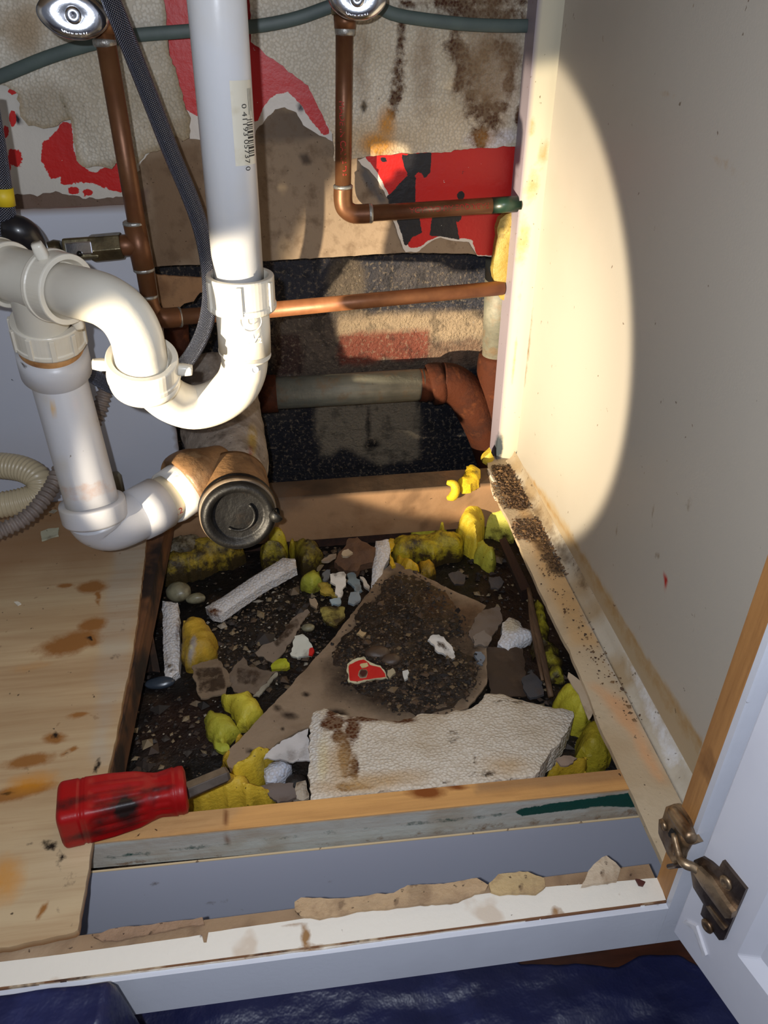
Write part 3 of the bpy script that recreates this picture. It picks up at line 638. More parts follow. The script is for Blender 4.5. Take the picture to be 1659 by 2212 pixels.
pt.blob(485, 1805, 4, 22, (110, 70, 44), -15, .3, .3, 90); pt.blob(486, 1775, 2.5, 26, (120, 76, 44), 8, .3, .3, 90)
obj('wooden_rail', V, Fc, m_rim, smooth=False, paint=pt, label='pine rail at the hole front with green and grey painted face', cat='wooden rail')
m_ply = mat('plywood', vcol=True, rough=.5, spec=.35, wood=((150, 112, 74), 'X', 26, .55), specks=[((60, 42, 28), 110, .14, .86, .85), ((80, 58, 40), 40, .08, .82, .7), ((120, 88, 58), 70, .18, .85, .4)],
            stains=[(0, (146, 98, 50), 1.0, 55, .2), (1, (34, 24, 16), .9, 80, .1), (2, (196, 128, 28), .6, 40, .3)], bump=[('n', 120, .0003)])
PLY = [(-260, 1130), (0, 1104), (130, 1082), (230, 1078), (318, 1080), (316, 1172), (306, 1260), (296, 1340), (285, 1420), (268, 1500), (254, 1570), (240, 1640), (228, 1690), (212, 1760), (200, 1820), (184, 1920), (168, 2008), (160, 2014), (0, 2049), (-260, 2104)]
def f(pt):
    base(pt, (190, 166, 130)); pt.fb(5, (166, 138, 102), -.1, .5, 4, .8, (.35, 1, 1)); pt.fb(16, (222, 196, 156), .1, .6, 9, .5, (.3, 1, 1))
    pt.poly([(-200, 1080), (330, 1060), (320, 1180), (160, 1230), (-200, 1260)], (146, 106, 70), 40, 40, 20, 3, .7)
    pt.poly([(245, 1180), (310, 1180), (300, 1330), (270, 1470), (228, 1640), (195, 1640), (215, 1400)], (180, 170, 152), 16, 20, 40, 3, .75)
    for x, y, rx, ry, a_ in ((200, 1268, 34, 13, -8), (212, 1290, 5, 22, 0), (150, 1390, 70, 24, -14), (200, 1350, 30, 14, -10), (60, 1645, 55, 15, -12), (120, 1595, 30, 12, -5), (155, 1620, 26, 5, -24), (40, 1712, 90, 14, -12), (140, 1265, 18, 5, -5), (200, 1385, 8, 12, 20), (90, 1970, 8, 26, 30), (170, 1545, 26, 6, -10)): pt.stain(0, x, y, rx, ry, a_, .95)
    pt.stain(2, 70, 1690, 60, 24, -12, .6); pt.stain(2, 10, 1900, 40, 60, 10, .6); pt.stain(2, 60, 1440, 60, 14, -10, .3)
    for x, y, rx, ry, a_, s in ((105, 1825, 26, 16, 10, .66), (140, 1850, 20, 10, 40, .66), (60, 1825, 16, 5, -10, .6), (120, 1590, 16, 14, 0, .58), (208, 1660, 9, 30, 20, .72), (205, 1690, 14, 8, 0, .7), (175, 1820, 10, 12, 30, .75), (45, 2020, 32, 6, -10, .8), (158, 2003, 8, 6, 0, .85), (130, 1965, 10, 8, 0, .66),
                            (112, 1903, 12, 3, 0, .7), (20, 1712, 26, 5, -14, .66), (268, 1352, 14, 30, 0, .45), (250, 1420, 20, 16, 0, .46), (130, 1870, 40, 16, 60, .48), (193, 1378, 12, 6, 30, .7), (150, 1900, 26, 50, 20, .4), (110, 1985, 10, 12, 0, .58)): pt.stain(1, x, y, rx, ry, a_, s)
    low = ss(.004 - pt.p[:, 2], 0, .003); pt.mix(low, (128, 84, 48)); pt.st *= (1 - low)[:, None]
slab('plywood_sheet', PLY, {'Z': .0062}, .0060, m_ply, 'stained plywood cabinet floor sheet with a rough sawn right edge', 'plywood sheet', step=.0045, jag=.0009, jsc=150, paint=f)
# boards under the cut edge
m_edge = mat('edge_board', (122, 80, 46), .75, wood=((60, 36, 22), 'Y', 60, .8), var=[((20, 14, 12), 12, .5, .62, .9)], bump=[('n', 90, .0006)])
q = [P(300, 1178, Z=0), P(158, 2020, Z=0)]
Vb = []
for z in (-.034, -.0006):
    for (x, y) in ((-.196, .372), (-.1630, .372), (-.1560, .786), (-.186, .786)): Vb.append((x, y, z))
V, Fc = hexa(Vb); obj('wooden_batten', V, Fc, m_edge, smooth=False, label='narrow brown wooden batten under the sawn plywood edge', cat='wooden batten')
V, Fc = hexa([P(x, y, Z=z) for x, y, z in ((343, 1455, -.082), (300, 1455, -.082), (314, 1310, -.082), (319, 1310, -.082), (346, 1452, -.060), (330, 1450, -.060), (311, 1318, -.04), (316, 1318, -.04))])
obj('wood_splinter', V, Fc, m_edge, smooth=False, label='thin brown board offcut leaning under the plywood edge left of the foam strips', cat='wood offcut')
#PART3
# ================================================================== PLUMBING
def DD(pts): return [D(x, y, v) for x, y, v in pts]
m_pvc = mat('white_pvc', (206, 207, 210), .28, spec=.5, sss=.0, specks=[((120, 96, 66), 60, .06, .9, .5)], var=[((208, 202, 190), 16, .5, .8, .5)], bump=[('n', 40, .0003)])
m_cream = mat('cream_pvc', (212, 206, 192), .3, spec=.5, specks=[((120, 96, 66), 60, .06, .9, .5)], var=[((196, 184, 160), 20, .5, .8, .6)], bump=[('n', 40, .0003)])
m_pvc2 = mat('old_pvc', vcol=True, rough=.34, spec=.45, specks=[((96, 78, 56), 90, .09, .86, .7)], stains=[(0, (176, 112, 48), .5, 90, .2), (1, (60, 46, 34), .9, 120, .12)], bump=[('n', 60, .0003)])
m_thr = mat('stained_thread', (186, 138, 84), .5, var=[((112, 66, 30), 60, .4, .7, .8)])
m_cu = mat('copper', (124, 84, 54), .42, .45, var=[((92, 50, 32), 30, .4, .7, .8), ((140, 92, 58), 60, .55, .75, .5)], specks=[((60, 40, 30), 90, .08, .85, .6)], bump=[('n', 90, .0002)])
m_cu2 = mat('bright_copper', (164, 108, 70), .45, .3, var=[((112, 68, 42), 26, .4, .7, .8), ((70, 92, 70), 26, .66, .72, .8)], specks=[((200, 190, 170), 50, .1, .9, .8)], bump=[('n', 90, .0002)])
m_sold = mat('solder', (168, 168, 164), .4, .7, var=[((120, 100, 80), 160, .45, .7, .7)], bump=[('n', 300, .0006)])
m_brass = mat('dull_brass', (132, 122, 96), .34, .9, var=[((70, 66, 54), 60, .4, .7, .8)], bump=[('n', 200, .0003)])
m_chrome = mat('chrome', (214, 216, 222), .20, 1.0, var=[((150, 150, 156), 90, .55, .8, .6)], specks=[((90, 90, 96), 160, .1, .85, .6)], bump=[('n', 220, .00012)])
m_red = mat('red_print', (176, 28, 22), .6)
m_blk = mat('black_ink', (30, 30, 32), .6)
YT = .61
drain = thing('sink_drain', 'white plastic sink drain with curved trap and drain pipe down to the elbow', 'drain pipe', D(100, 1000, .70))
def pt_old(V, f=None, b=(204, 199, 186)):
    p = Paint(np.asarray(V, float), b); p.fb(30, (182, 172, 156), .1, .6, 4, .6)
    if f: f(p)
    return p
# tailpiece
ta, tb = P(463, -70, Y=YT), P(520, 660, Y=YT)
ta = ta + (ta - tb) / (ta - tb)[2] * (.729 - ta[2])
V, Fc = tube([ta, (ta + tb) / 2, tb], .0193, 64); tail = obj('tailpiece', V, Fc, m_pvc, drain)
ax = (tb - ta) / np.linalg.norm(tb - ta)
# sticker: a patch of the cylinder
def cylpatch(o, a, r, th0, a0, a1, t0, t1, nu=24, nt=4, rag=0):
    a = a / np.linalg.norm(a); th0 = th0 - a * (th0 @ a); th0 = th0 / np.linalg.norm(th0); t = np.cross(a, th0); V = []
    for j in range(nt + 1):
        for i in range(nu + 1):
            th = a0 + (a1 - a0) * i / nu; L = t0 + (t1 - t0) * j / nt
            V.append(o + a * L + r * (math.cos(th) * th0 + math.sin(th) * t))
    F_ = [(j * (nu + 1) + i, j * (nu + 1) + i + 1, (j + 1) * (nu + 1) + i + 1, (j + 1) * (nu + 1) + i) for j in range(nt) for i in range(nu)]
    return V, F_
def at_axis(y0):   # distance along the tailpiece for a height in the photo
    for t in np.linspace(.10, .55, 1100):
        if proj([ta + ax * t])[0][1] > y0: return t
    return .35
tocam = CAM - ta; tocam[2] = 0
right = np.cross(np.array([0, 0, 1.0]), tocam / np.linalg.norm(tocam)); right = right * np.sign(right[0])
sgn = 1 if np.cross(ax, tocam) @ right > 0 else -1
s0, s1_ = at_axis(168), at_axis(348)
V, Fc = cylpatch(ta, ax, .01945, tocam, sgn * .22, sgn * 1.25, s0, s1_); lab = obj('sticker', V, Fc, mat('old_sticker', (214, 208, 190), .35, coat=.3, var=[((190, 178, 150), 60, .5, .7, .5)]), tail)
bars = []; random.seed(4); t = at_axis(252); te = at_axis(330)
while t < te:
    w_ = random.choice((.0005, .0009, .0014)); bars.append(cylpatch(ta, ax, .0196, tocam, sgn * .80, sgn * 1.16, t, t + w_, 8, 1)); t += w_ + random.choice((.0006, .001))
V, Fc = merge(bars); obj('barcode', V, Fc, m_blk, tail)
def axtext(s, size, tmid, ang, mt, par, o=ta, a=ax, r=.0196, tc=None, name='lettering', flip=False, up=0):
    V, Fc = textmesh(s, size); th = (tocam if tc is None else tc); th = th - a * (th @ a); th /= np.linalg.norm(th); t2 = np.cross(a, th)
    d = math.cos(ang) * th + math.sin(ang) * t2
    aa = -a if flip else a
    V = wrap(V - np.array([0, size * .35, 0]), o + a * tmid, aa, r, d); return obj(name, V, Fc, mt, par, smooth=False)
axtext('0 41193 05737 0', .0062, (at_axis(245) + at_axis(335)) / 2, sgn * .72, m_blk, tail)
for k_ in range(4): axtext(('PLASTIC TUBULAR', 'TAILPIECE 1-1/2', 'WHITE PVC', 'SLIP JOINT')[k_], .0022, at_axis(205 + k_ * 4), sgn * (1.0 + .06 * k_), m_blk, tail) if k_ < 0 else None
bb = [cylpatch(ta, ax, .0196, tocam, sgn * (.93 + .07 * k), sgn * (.95 + .07 * k), at_axis(185), at_axis(185) + L, 4, 1) for k, L in enumerate((.016, .020, .014, .018))]
V, Fc = merge(bb); obj('small_print', V, Fc, m_blk, tail)
# slip nuts
def nut(c, a, r, h, par, wings=0, ribs=0, inner=.0195, phase=0.0, mt=None, name='slip_nut', wing_len=.010):
    a = np.asarray(a, float) / np.linalg.norm(a); mt = mt or m_cream
    prof = [(-h / 2, inner), (-h / 2, r * .96), (-h / 2 + .002, r), (-h / 2 + .005, r), (-h / 2 + .0055, r * .965), (h / 2 - .0015, r * .965), (h / 2, r * .95), (h / 2, inner + .0025), (h / 2 - .004, inner + .0008), (h / 2 - .006, inner)]
    V, Fc = lathe(prof, c, a, 56); parts = [(V, Fc)]
    U = np.cross(a, [0, 0, 1.0] if abs(a[2]) < .8 else [0, 1.0, 0]); U /= np.linalg.norm(U); W_ = np.cross(a, U)
    for k in range(ribs):
        th = phase + 2 * math.pi * k / ribs; d = math.cos(th) * U + math.sin(th) * W_
        parts.append(obox(np.asarray(c) + d * (r * .975), d, np.cross(a, d), a, .0016, .0022, h * .42))
    o = obj(name, *merge(parts), mt, par, bevel=.0005)
    for k in range(wings):
        th = phase + 2 * math.pi * k / wings; d = math.cos(th) * U + math.sin(th) * W_; cc = np.asarray(c) + d * (r + wing_len * .4)
        V, Fc = tube([np.asarray(c) + d * (r - .002) , cc, np.asarray(c) + d * (r + wing_len)], [.0042, .0044, .0036], 16, 3, sq=4); obj('nut_wing', V, Fc, mt, o)
    return o
n1 = P(521, 630, Y=YT); nut(n1, -ax, .0273, .027, drain, ribs=6, phase=.5)
# trap bend
tp = [P(523, 662, Y=YT), P(527, 712, Y=YT), P(529, 758, Y=YT), P(526, 800, Y=.612), D(508, 838, .650), D(468, 868, .656), D(418, 880, .654), D(372, 866, .640), D(338, 838, .618), D(318, 812, .598), D(307, 786, .580)]
V, Fc = tube(tp[:3], [.0212, .0212, .0212], 56); obj('trap_socket', V, Fc, m_cream, drain)
V, Fc = lathe([(0, .0212), (.0006, .0216), (.002, .0212), (.0035, .0195)], tp[2], tp[3] - tp[2], 48)
tr = obj('trap_bend', *tube(tp[2:], [.0193, .0190, .0188, .0186, .0186, .0186, .0186, .0188, .019], 56, 6), m_cream, drain)
obj('socket_lip', V, Fc, m_cream, drain)
for (x, y, v) in ((396, 889, .640), (551, 799, .628)):
    q = D(x, y, v); 
    V, Fc = lathe([(0, .0030), (.0022, .0030), (.0024, .0026), (.0016, .0024), (.0016, .0001)], q - ray(x, y) * .0015 + ray(x, y) * .0, -ray(x, y) + np.array([0, 0, 0.0]), 24)
    obj('mould_mark', V, Fc, m_pvc, tr)
V, Fc = textmesh('1½', .011); th = CAM - tp[1]; a2 = np.array([1.0, 0, 0])
def tangent_text(V, c, n, upv):
    n = n / np.linalg.norm(n); r_ = np.cross(upv, n); r_ /= np.linalg.norm(r_); u_ = np.cross(n, r_)
    return np.array([np.asarray(c) + r_ * x + u_ * y + n * z for x, y, z in V])
q = P(549, 742, Y=YT - .0205); V = tangent_text(V, q, np.array([.15, -1, .1]), np.array([0, 0, 1.0])); obj('size_mark', V, Fc, mat('embossed_pvc', (236, 234, 228), .3), drain, smooth=False)
q = P(541, 694, Y=YT - .0212)
ring = [q + .0085 * np.array([math.cos(a), 0.0 + .15 * math.cos(a), math.sin(a)]) for a in np.linspace(0, 2 * math.pi, 28)]
V1, F1 = tube(ring, .0004, 6); V2, F2 = textmesh('U', .010); V2 = tangent_text(V2 - np.array([0, .0035, 0]), q, np.array([.15, -1, .05]), np.array([0, 0, 1.0])); V, Fc = merge([(V1, F1), (V2, F2)])
obj('makers_mark', V, Fc, MATS['embossed_pvc'], drain)
# lower slip nut with two wings, trap arm
na = tp[-1] - tp[-2]; nc = D(309, 793, .588)
axn = (D(305, 765, .575) - D(313, 830, .600)); nut(nc, axn, .0276, .021, drain, wings=2, phase=0.0, wing_len=.009)
V, Fc = lathe([(0, .019), (0, .0262), (.003, .0268), (.006, .0250), (.007, .019)], D(314, 828, .600), axn, 48); obj('trap_flange', V, Fc, m_cream, drain)
arm = DD([(309, 800, .588), (303, 765, .575), (293, 722, .563), (268, 680, .556), (228, 650, .556), (185, 636, .562), (150, 628, .570), (110, 617, .582)])
def f(p): p.blob(130, 620, 60, 45, (190, 182, 168), 0, .6, .5, 60, 4, .6)
V, Fc = tube(arm, .0190, 56, 6); obj('trap_arm', V, Fc, m_pvc2, drain, paint=pt_old(V, f))
V, Fc = tube([a + np.array([0, 0, 0]) for a in [D(x, y, v) for x, y, v in ((205, 598, .548), (250, 620, .540), (290, 665, .543), (315, 715, .552), (330, 755, .563))]], .0004, 6, 6)
# tee
tee = DD([(-120, 548, .632), (-40, 570, .612), (20, 590, .598), (75, 606, .588), (118, 618, .580)])
V, Fc = tube(tee, .0212, 48, 4); obj('tee_body', V, Fc, m_pvc2, drain, paint=pt_old(V))
V, Fc = tube(DD([(72, 612, .592), (84, 660, .612), (96, 705, .630)]), [.0195, .0200, .0205], 48, 4); obj('tee_branch', V, Fc, m_pvc2, drain, paint=pt_old(V))
aT = tee[-1] - tee[-2]
nut(D(128, 621, .577), aT, .0272, .020, drain, wings=2, phase=1.9, mt=m_cream, wing_len=.010)
nut(D(8, 590, .600), aT, .0262, .018, drain, wings=2, phase=1.9, mt=m_cream, wing_len=.012)
V, Fc = tube(DD([(98, 695, .632), (103, 716, .640), (109, 742, .650)]), [.0290, .0292, .0286], 10, 1); 
nut(D(104, 714, .640), D(98, 690, .632) - D(109, 742, .650), .0292, .024, drain, ribs=10, inner=.020)
V, Fc = tube(DD([(107, 730, .648), (113, 768, .664)]), .0262, 48); obj('nut_thread', V, Fc, m_thr, drain)
# coupling and drain pipe
dr = DD([(111, 752, .658), (117, 778, .668), (122, 800, .678), (127, 815, .684)])
V, Fc = tube(dr, [.0292, .0298, .0298, .0245], 56); 
def f(p): p.spoly(0, [(40, 700), (200, 700), (205, 735), (120, 765), (40, 750)], 6, .5); p.stain(1, 50, 780, 8, 30, -10, .6)
obj('drain_coupling', V, Fc, m_pvc2, drain, paint=pt_old(V, f, (190, 190, 194)))
V, Fc = tube(DD([(122, 800, .678), (160, 940, .698), (200, 1088, .7165)]), .0238, 64, 6)
def f(p): p.blob(114, 879, 7, 6, (200, 164, 110), 0, .2, .3, 90); p.blob(165, 865, 14, 7, (226, 196, 192), -20, .5, .3, 60); p.spoly(0, [(125, 1050), (260, 1030), (270, 1070), (200, 1100), (130, 1080)], 8, .38)
obj('drain_pipe', V, Fc, m_pvc2, drain, paint=pt_old(V, f, (190, 190, 194)))
# bottom elbow
a1, a2_ = D(198, 1082, .716), D(205, 1112, .722)
V, Fc = lathe([(0, .0242), (0, .0294), (.0015, .0298), (.016, .0298), (.0185, .0285), (.0190, .0245)], a1, a2_ - a1, 56)
def f(p): p.spoly(0, [(130, 1050), (262, 1040), (262, 1056), (200, 1104), (140, 1090)], 5, .42)
obj('elbow_collar', V, Fc, m_pvc2, drain, paint=pt_old(V, f, (196, 196, 200)))
el = DD([(205, 1108, .722), (214, 1124, .730), (238, 1134, .738), (272, 1126, .746), (300, 1112, .754)])
V, Fc = tube(el, [.0270, .0262, .0250, .0240, .0240], 48, 6); obj('drain_elbow', V, Fc, m_pvc2, drain, paint=pt_old(V, None, (190, 190, 194)))
hub = DD([(294, 1114, .752), (318, 1102, .760), (346, 1086, .770)])
V, Fc = tube(hub, [.0262, .0270, .0270], 48); obj('elbow_hub', V, Fc, m_pvc2, drain, paint=pt_old(V, None, (196, 196, 200)))
mid = DD([(340, 1090, .768), (372, 1071, .778)])
V, Fc = tube(mid, .0240, 48); obj('drain_nipple', V, Fc, mat('aged_nipple', (196, 184, 160), .4), drain)
V, Fc = textmesh('H2', .0105); am = mid[1] - mid[0]; th = CAM - mid[0]; th = th - am * (th @ am) / (am @ am); th /= np.linalg.norm(th); t2 = np.cross(am / np.linalg.norm(am), th)
V = wrap(V - np.array([0, .004, 0]), D(352, 1083, .772), t2 * 0 + am, .0242, th * math.cos(.75) + t2 * math.sin(.75) * (1 if t2[2] < 0 else -1)); obj('pipe_lettering', V, Fc, m_red, drain, smooth=False)
cp = DD([(362, 1078, .774), (366, 1076, .776), (395, 1056, .785), (408, 1048, .790)])
V, Fc = tube(cp, [.0260, .0275, .0278, .0270], 48); 
def f(p): p.spoly(1, [(340, 1030), (400, 1010), (412, 1040), (380, 1090), (330, 1050)], 10, .40)
obj('drain_coupler', V, Fc, m_pvc2, drain, paint=pt_old(V, f, (214, 212, 208)))
# cleanout tee
m_bronze = mat('brown_fitting', (138, 104, 70), .42, spec=.5, var=[((58, 38, 24), 26, .42, .66, .9), ((170, 140, 104), 50, .55, .75, .6)], specks=[((40, 28, 20), 120, .1, .75, .8)], bump=[('n', 140, .0010)])
m_tar = mat('black_cap', (11, 10, 10), .5, spec=.35, var=[((46, 36, 28), 45, .62, .8, .5)], specks=[((120, 110, 96), 230, .07, .93, .6)], bump=[('n', 70, .0014)])
m_parge = mat('cement_parging', vcol=True, rough=.85, var=[((176, 166, 154), 70, .5, .7, .7), ((70, 56, 42), 30, .5, .68, .8)], specks=[((120, 20, 20), 30, .05, .85, .8), ((60, 48, 36), 120, .14, .7, .8)], bump=[('n', 90, .003)])
ct = thing('cleanout_tee', 'grimy brown drain tee with a round black screw cap on its front', 'pipe fitting', D(500, 1080, .82))
cb = DD([(512, 1100, .772), (508, 1068, .796), (503, 1040, .818)])
V, Fc = tube(cb, [.0355, .036, .0365], 56, 5); obj('tee_barrel', V, Fc, m_bronze, ct)
V, Fc = tube(DD([(398, 1054, .786), (404, 1050, .788), (420, 1040, .797), (446, 1030, .808), (478, 1022, .822)]), [.0300, .0350, .0350, .0310, .0300], 48, 5); obj('tee_side_hub', V, Fc, m_bronze, ct)
ca = D(513, 1126, .745) - D(506, 1068, .800); ca /= np.linalg.norm(ca); c0 = D(515, 1112, .765)
V, Fc = lathe([(-.016, .036), (-.016, .0385), (-.012, .0392), (-.010, .0372), (.004, .0365), (.006, .0345), (.0075, .0330), (.0072, .0285), (.0020, .0262), (.0012, .0240), (.0024, .0120), (.0024, .0001)], c0, ca, 64)
cap = obj('screw_cap', V, Fc, m_tar, ct)
V, Fc = lathe([(-.009, .0374), (-.009, .0384), (.000, .0380), (.000, .0370)], c0, ca, 56); obj('cap_band', V, Fc, mat('dull_band', (112, 96, 78), .45, var=[((50, 42, 34), 50, .5, .7, .7)]), ct)
V, Fc = tube([D(588, 1110, .770), D(598, 1113, .768), D(602, 1110, .768)], [.0062, .0075, .0050], 16, 4); obj('cap_lug', V, Fc, m_tar, cap)
U = np.cross(ca, [1.0, 0, 0]); U /= np.linalg.norm(U)
pts_ = [(t, 0) for t in (0,)]
# raised lettering round the rim of the cap
V0, F0 = textmesh('PLUG SERVICE', .0075); V0 = V0 - np.array([0, .0026, 0]); e1 = np.cross(ca, U); vv = []
rr = .0305; upc = -(R[1] - ca * (R[1] @ ca)); upc /= np.linalg.norm(upc); rtc = np.cross(upc, ca)
for x, y, z in V0:
    a_ = x / rr - .15; rd = math.sin(a_) * rtc + math.cos(a_) * upc; vv.append(c0 + ca * .0079 + rd * (rr + y))
# a curved key mark in the hollow
V, Fc = tube([c0 + ca * .003 + rtc * .016 * math.cos(a) + upc * .016 * math.sin(a) for a in np.linspace(-2.2, .9, 16)], .0016, 8); obj('cap_ridge', V, Fc, m_tar, cap)
stack = DD([(504, 1040, .832), (496, 996, .866), (486, 950, .893), (478, 905, .912), (470, 860, .930), (462, 800, .940)])
V, Fc = tube(stack, [.034, .0435, .0465, .0475, .0475, .047], 48, 6); V = np.array(V); V += (fbm(V, 40, 3, 3)[:, None]) * .004 * np.array([1, 1, 0]); 
pt = Paint(V, (138, 126, 114)); pt.blob(440, 990, 30, 16, (176, 166, 156), -20, .5, .5, 60, 3, .8); pt.blob(545, 950, 10, 30, (160, 130, 40), 0, .4, .5, 60, 3, .8); pt.blob(540, 975, 6, 8, (120, 20, 20), 0, .4, .5, 60); pt.blob(470, 905, 60, 20, (120, 110, 104), 0, .5, .6, 60)
V2, F2 = tube(stack, [.034, .0435, .0465, .0475, .0475, .047], 48, 6); obj('cement_collar', V, F2, m_parge, ct, paint=pt)

# ------------------------------------------------------------------ copper
def ring_(p, a, r, par, h=.004): 
    V, Fc = lathe([(-h / 2, r * .93), (-h * .3, r * 1.03), (h * .2, r * 1.05), (h / 2, r * .93)], p, a, 24); return obj('solder_joint', V, Fc, m_sold, par)
YL = .772
cl = thing('copper_pipe', 'brown copper pipe rising left of the white tailpiece and running right along the foundation wall', 'copper pipe', P(330, 690, Y=YL))
pl = [P(219, 35, Y=YL), P(235, 130, Y=YL), P(262, 290, Y=YL), P(292, 480, Y=YL), P(322, 640, Y=YL)]
V, Fc = tube([pl[0], pl[-1]], .0083, 28); vl = obj('riser', V, Fc, m_cu, cl)
ax2 = pl[-1] - pl[0]; ax2 /= np.linalg.norm(ax2)
V, Fc = tube([P(217, 28, Y=YL), P(221, 72, Y=YL)], .0105, 28); obj('fitting_sleeve', V, Fc, m_cu, cl); ring_(P(226, 92, Y=YL), ax2, .0092, cl, .006)
V, Fc = tube([P(289, 482, Y=YL), P(311, 582, Y=YL)], .0100, 28); tee1 = obj('copper_tee', V, Fc, m_cu, cl)
br = [P(298, 528, Y=YL), P(268, 530, Y=YL), P(250, 531, Y=YL)]
V, Fc = tube(br, [.0098, .0098, .0098], 28); obj('tee_outlet', V, Fc, m_cu, cl)
ring_(P(289, 482, Y=YL), ax2, .0098, cl); ring_(P(311, 582, Y=YL), ax2, .0098, cl); ring_(P(318, 640, Y=YL), ax2, .0098, cl)
lo0, lo1 = P(352, 686, Y=YL), P(1085, 622, Y=.872)
elb = [P(317, 638, Y=YL), P(324, 664, Y=YL), P(336, 682, Y=YL), P(356, 687, Y=YL), P(384, 685, Y=.778)]
V, Fc = tube(elb, .0100, 28, 6); obj('copper_elbow', V, Fc, m_cu, cl)
a3 = lo1 - lo0; a3 /= np.linalg.norm(a3); ring_(P(388, 685, Y=.779), a3, .0098, cl)
V, Fc = tube([P(386, 685, Y=.778), P(560, 672, Y=.802)], .0081, 28); obj('dark_run', V, Fc, m_cu, cl)
V, Fc = tube([P(556, 672, Y=.802), lo1], .0082, 28); obj('bright_run', V, Fc, m_cu2, cl)
# stop valve on the tee
V, Fc = lathe([(-.005, .008), (-.005, .0125), (0, .0128)] + [(.022, .0128), (.025, .0115), (.025, .008)], P(253, 531, Y=YL), P(200, 536, Y=YL) - P(253, 531, Y=YL), 6)
obj('valve_nut', V, Fc, m_brass, cl, smooth=False, bevel=.0008)
ring_(P(246, 531, Y=YL), br[1] - br[0], .0096, cl, .006)
va, vb = P(205, 535, Y=YL), P(132, 540, Y=YL); vd = (vb - va) / np.linalg.norm(vb - va)
V, Fc = obox((va + vb) / 2 + np.array([.004, 0, 0]), vd, [0, -1, .3], [0, .3, 1], .016, .009, .0098); vbody = obj('valve_body', V, Fc, m_brass, cl, smooth=False, bevel=.002)
V, Fc = obox(P(172, 536, Y=YL - .012), vd, [0, -1, .2], [0, .2, 1], .012, .004, .0055); obj('valve_lever', V, Fc, m_chrome, vbody, smooth=False, bevel=.001)
q = P(172, 548, Y=YL - .0165); V, Fc = lathe([(0, .0026), (.0015, .0024), (.002, .0001)], q, (0, -1, .2), 16); obj('screw', V, Fc, mat('black_screw', (30, 28, 28), .35, .6), vbody)
V, Fc = lathe([(0, .0085), (.006, .0098), (.012, .0080), (.013, .0052), (.024, .0052), (.026, .0040), (.036, .0040)], P(134, 540, Y=YL), vd, 20); obj('valve_outlet', V, Fc, m_brass, cl)
# chrome handles
def handle(c, a, up, rx, ry, par):
    a = np.asarray(a, float); a /= np.linalg.norm(a); up = np.asarray(up, float); up = up - a * (a @ up); up /= np.linalg.norm(up); rt = np.cross(up, a); V = []; n = 56
    prof = [(-.008, .55), (-.0075, .80), (-.004, .96), (.000, 1.0), (.003, .985), (.0055, .90), (.0072, .76), (.0078, .55), (.0072, .30), (.0064, .16), (.0064, .001)]
    for t, k in prof:
        for i in range(n):
            th = 2 * math.pi * i / n; w = 1 + .05 * math.cos(2 * th) ** 2
            V.append(np.asarray(c) + a * t + rt * rx * k * math.cos(th) * w + up * ry * k * math.sin(th))
    Fc = [(k * n + i, k * n + (i + 1) % n, (k + 1) * n + (i + 1) % n, (k + 1) * n + i) for k in range(len(prof) - 1) for i in range(n)]; Fc.append(tuple(range(n))[::-1])
    h = obj('valve_handle', V, Fc, m_chrome, par)
    V, Fc = lathe([(0, .0062), (.0022, .0060), (.0034, .0045), (.0030, .0018), (.0022, .0001)], np.asarray(c) + a * .0063, a, 28); obj('handle_screw', V, Fc, m_chrome, h)
    V, Fc = textmesh('GERMANY', .0042); V[:, 1] += -.0010
    V = np.array([np.asarray(c) + rt * x + up * (-ry * .68 + y + x * x * 14) + a * .0074 for x, y, z in V]); obj('lettering', V, Fc, m_chrome, h, smooth=False)
    return h
c1 = D(158, 32, .600); handle(c1, CAM - c1 + np.array([0, 0, -.03]), R[0] * -.10 - R[1], .0255, .0170, cl)
V, Fc = tube([P(217, 30, Y=YL), P(214, -10, Y=YL), P(213, -60, Y=YL)], [.0105, .013, .013], 24, 3); obj('valve_stem_body', V, Fc, m_brass, cl)
V, Fc = tube([P(214, -10, Y=YL), c1 - (CAM - c1) / np.linalg.norm(CAM - c1) * .006], [.009, .0045], 20); obj('valve_spindle', V, Fc, m_brass, cl)
YR = .852
cr = thing('copper_pipe', 'shiny brown copper pipe dropping and turning right in front of the printed paper', 'copper pipe', P(770, 462, Y=YR))
V, Fc = tube([P(744, 45, Y=YR), P(741, 405, Y=YR)], .0083, 28); obj('riser', V, Fc, m_cu, cr)
V, Fc = tube([P(745, 30, Y=YR), P(745, 62, Y=YR)], [.0108, .0100], 28); obj('fitting_sleeve', V, Fc, m_cu, cr)
av = np.array([0, 0, 1.0]); ring_(P(745, 66, Y=YR), av, .0092, cr, .008); ring_(P(741, 403, Y=YR), av, .0098, cr)
V, Fc = tube([P(741, 404, Y=YR), P(741, 432, Y=YR), P(746, 450, Y=YR), P(762, 461, Y=YR), P(782, 462, Y=YR), P(799, 461, Y=YR)], .0098, 28, 6); obj('copper_elbow', V, Fc, m_cu, cr)
ring_(P(800, 461, Y=YR), (1, 0, 0), .0096, cr, .005)
V, Fc = tube([P(797, 461, Y=YR), P(1123, 440, Y=YR)], .0083, 28); run = obj('right_run', V, Fc, m_cu, cr)
V, Fc = tube([P(1062, 444, Y=YR), P(1123, 440, Y=YR)], .00842, 28); obj('painted_end', V, Fc, mat('green_paint', (30, 52, 40), .35, var=[((70, 50, 30), 60, .5, .7, .7)]), run)
camd = CAM - P(940, 452, Y=YR); camd /= np.linalg.norm(camd)
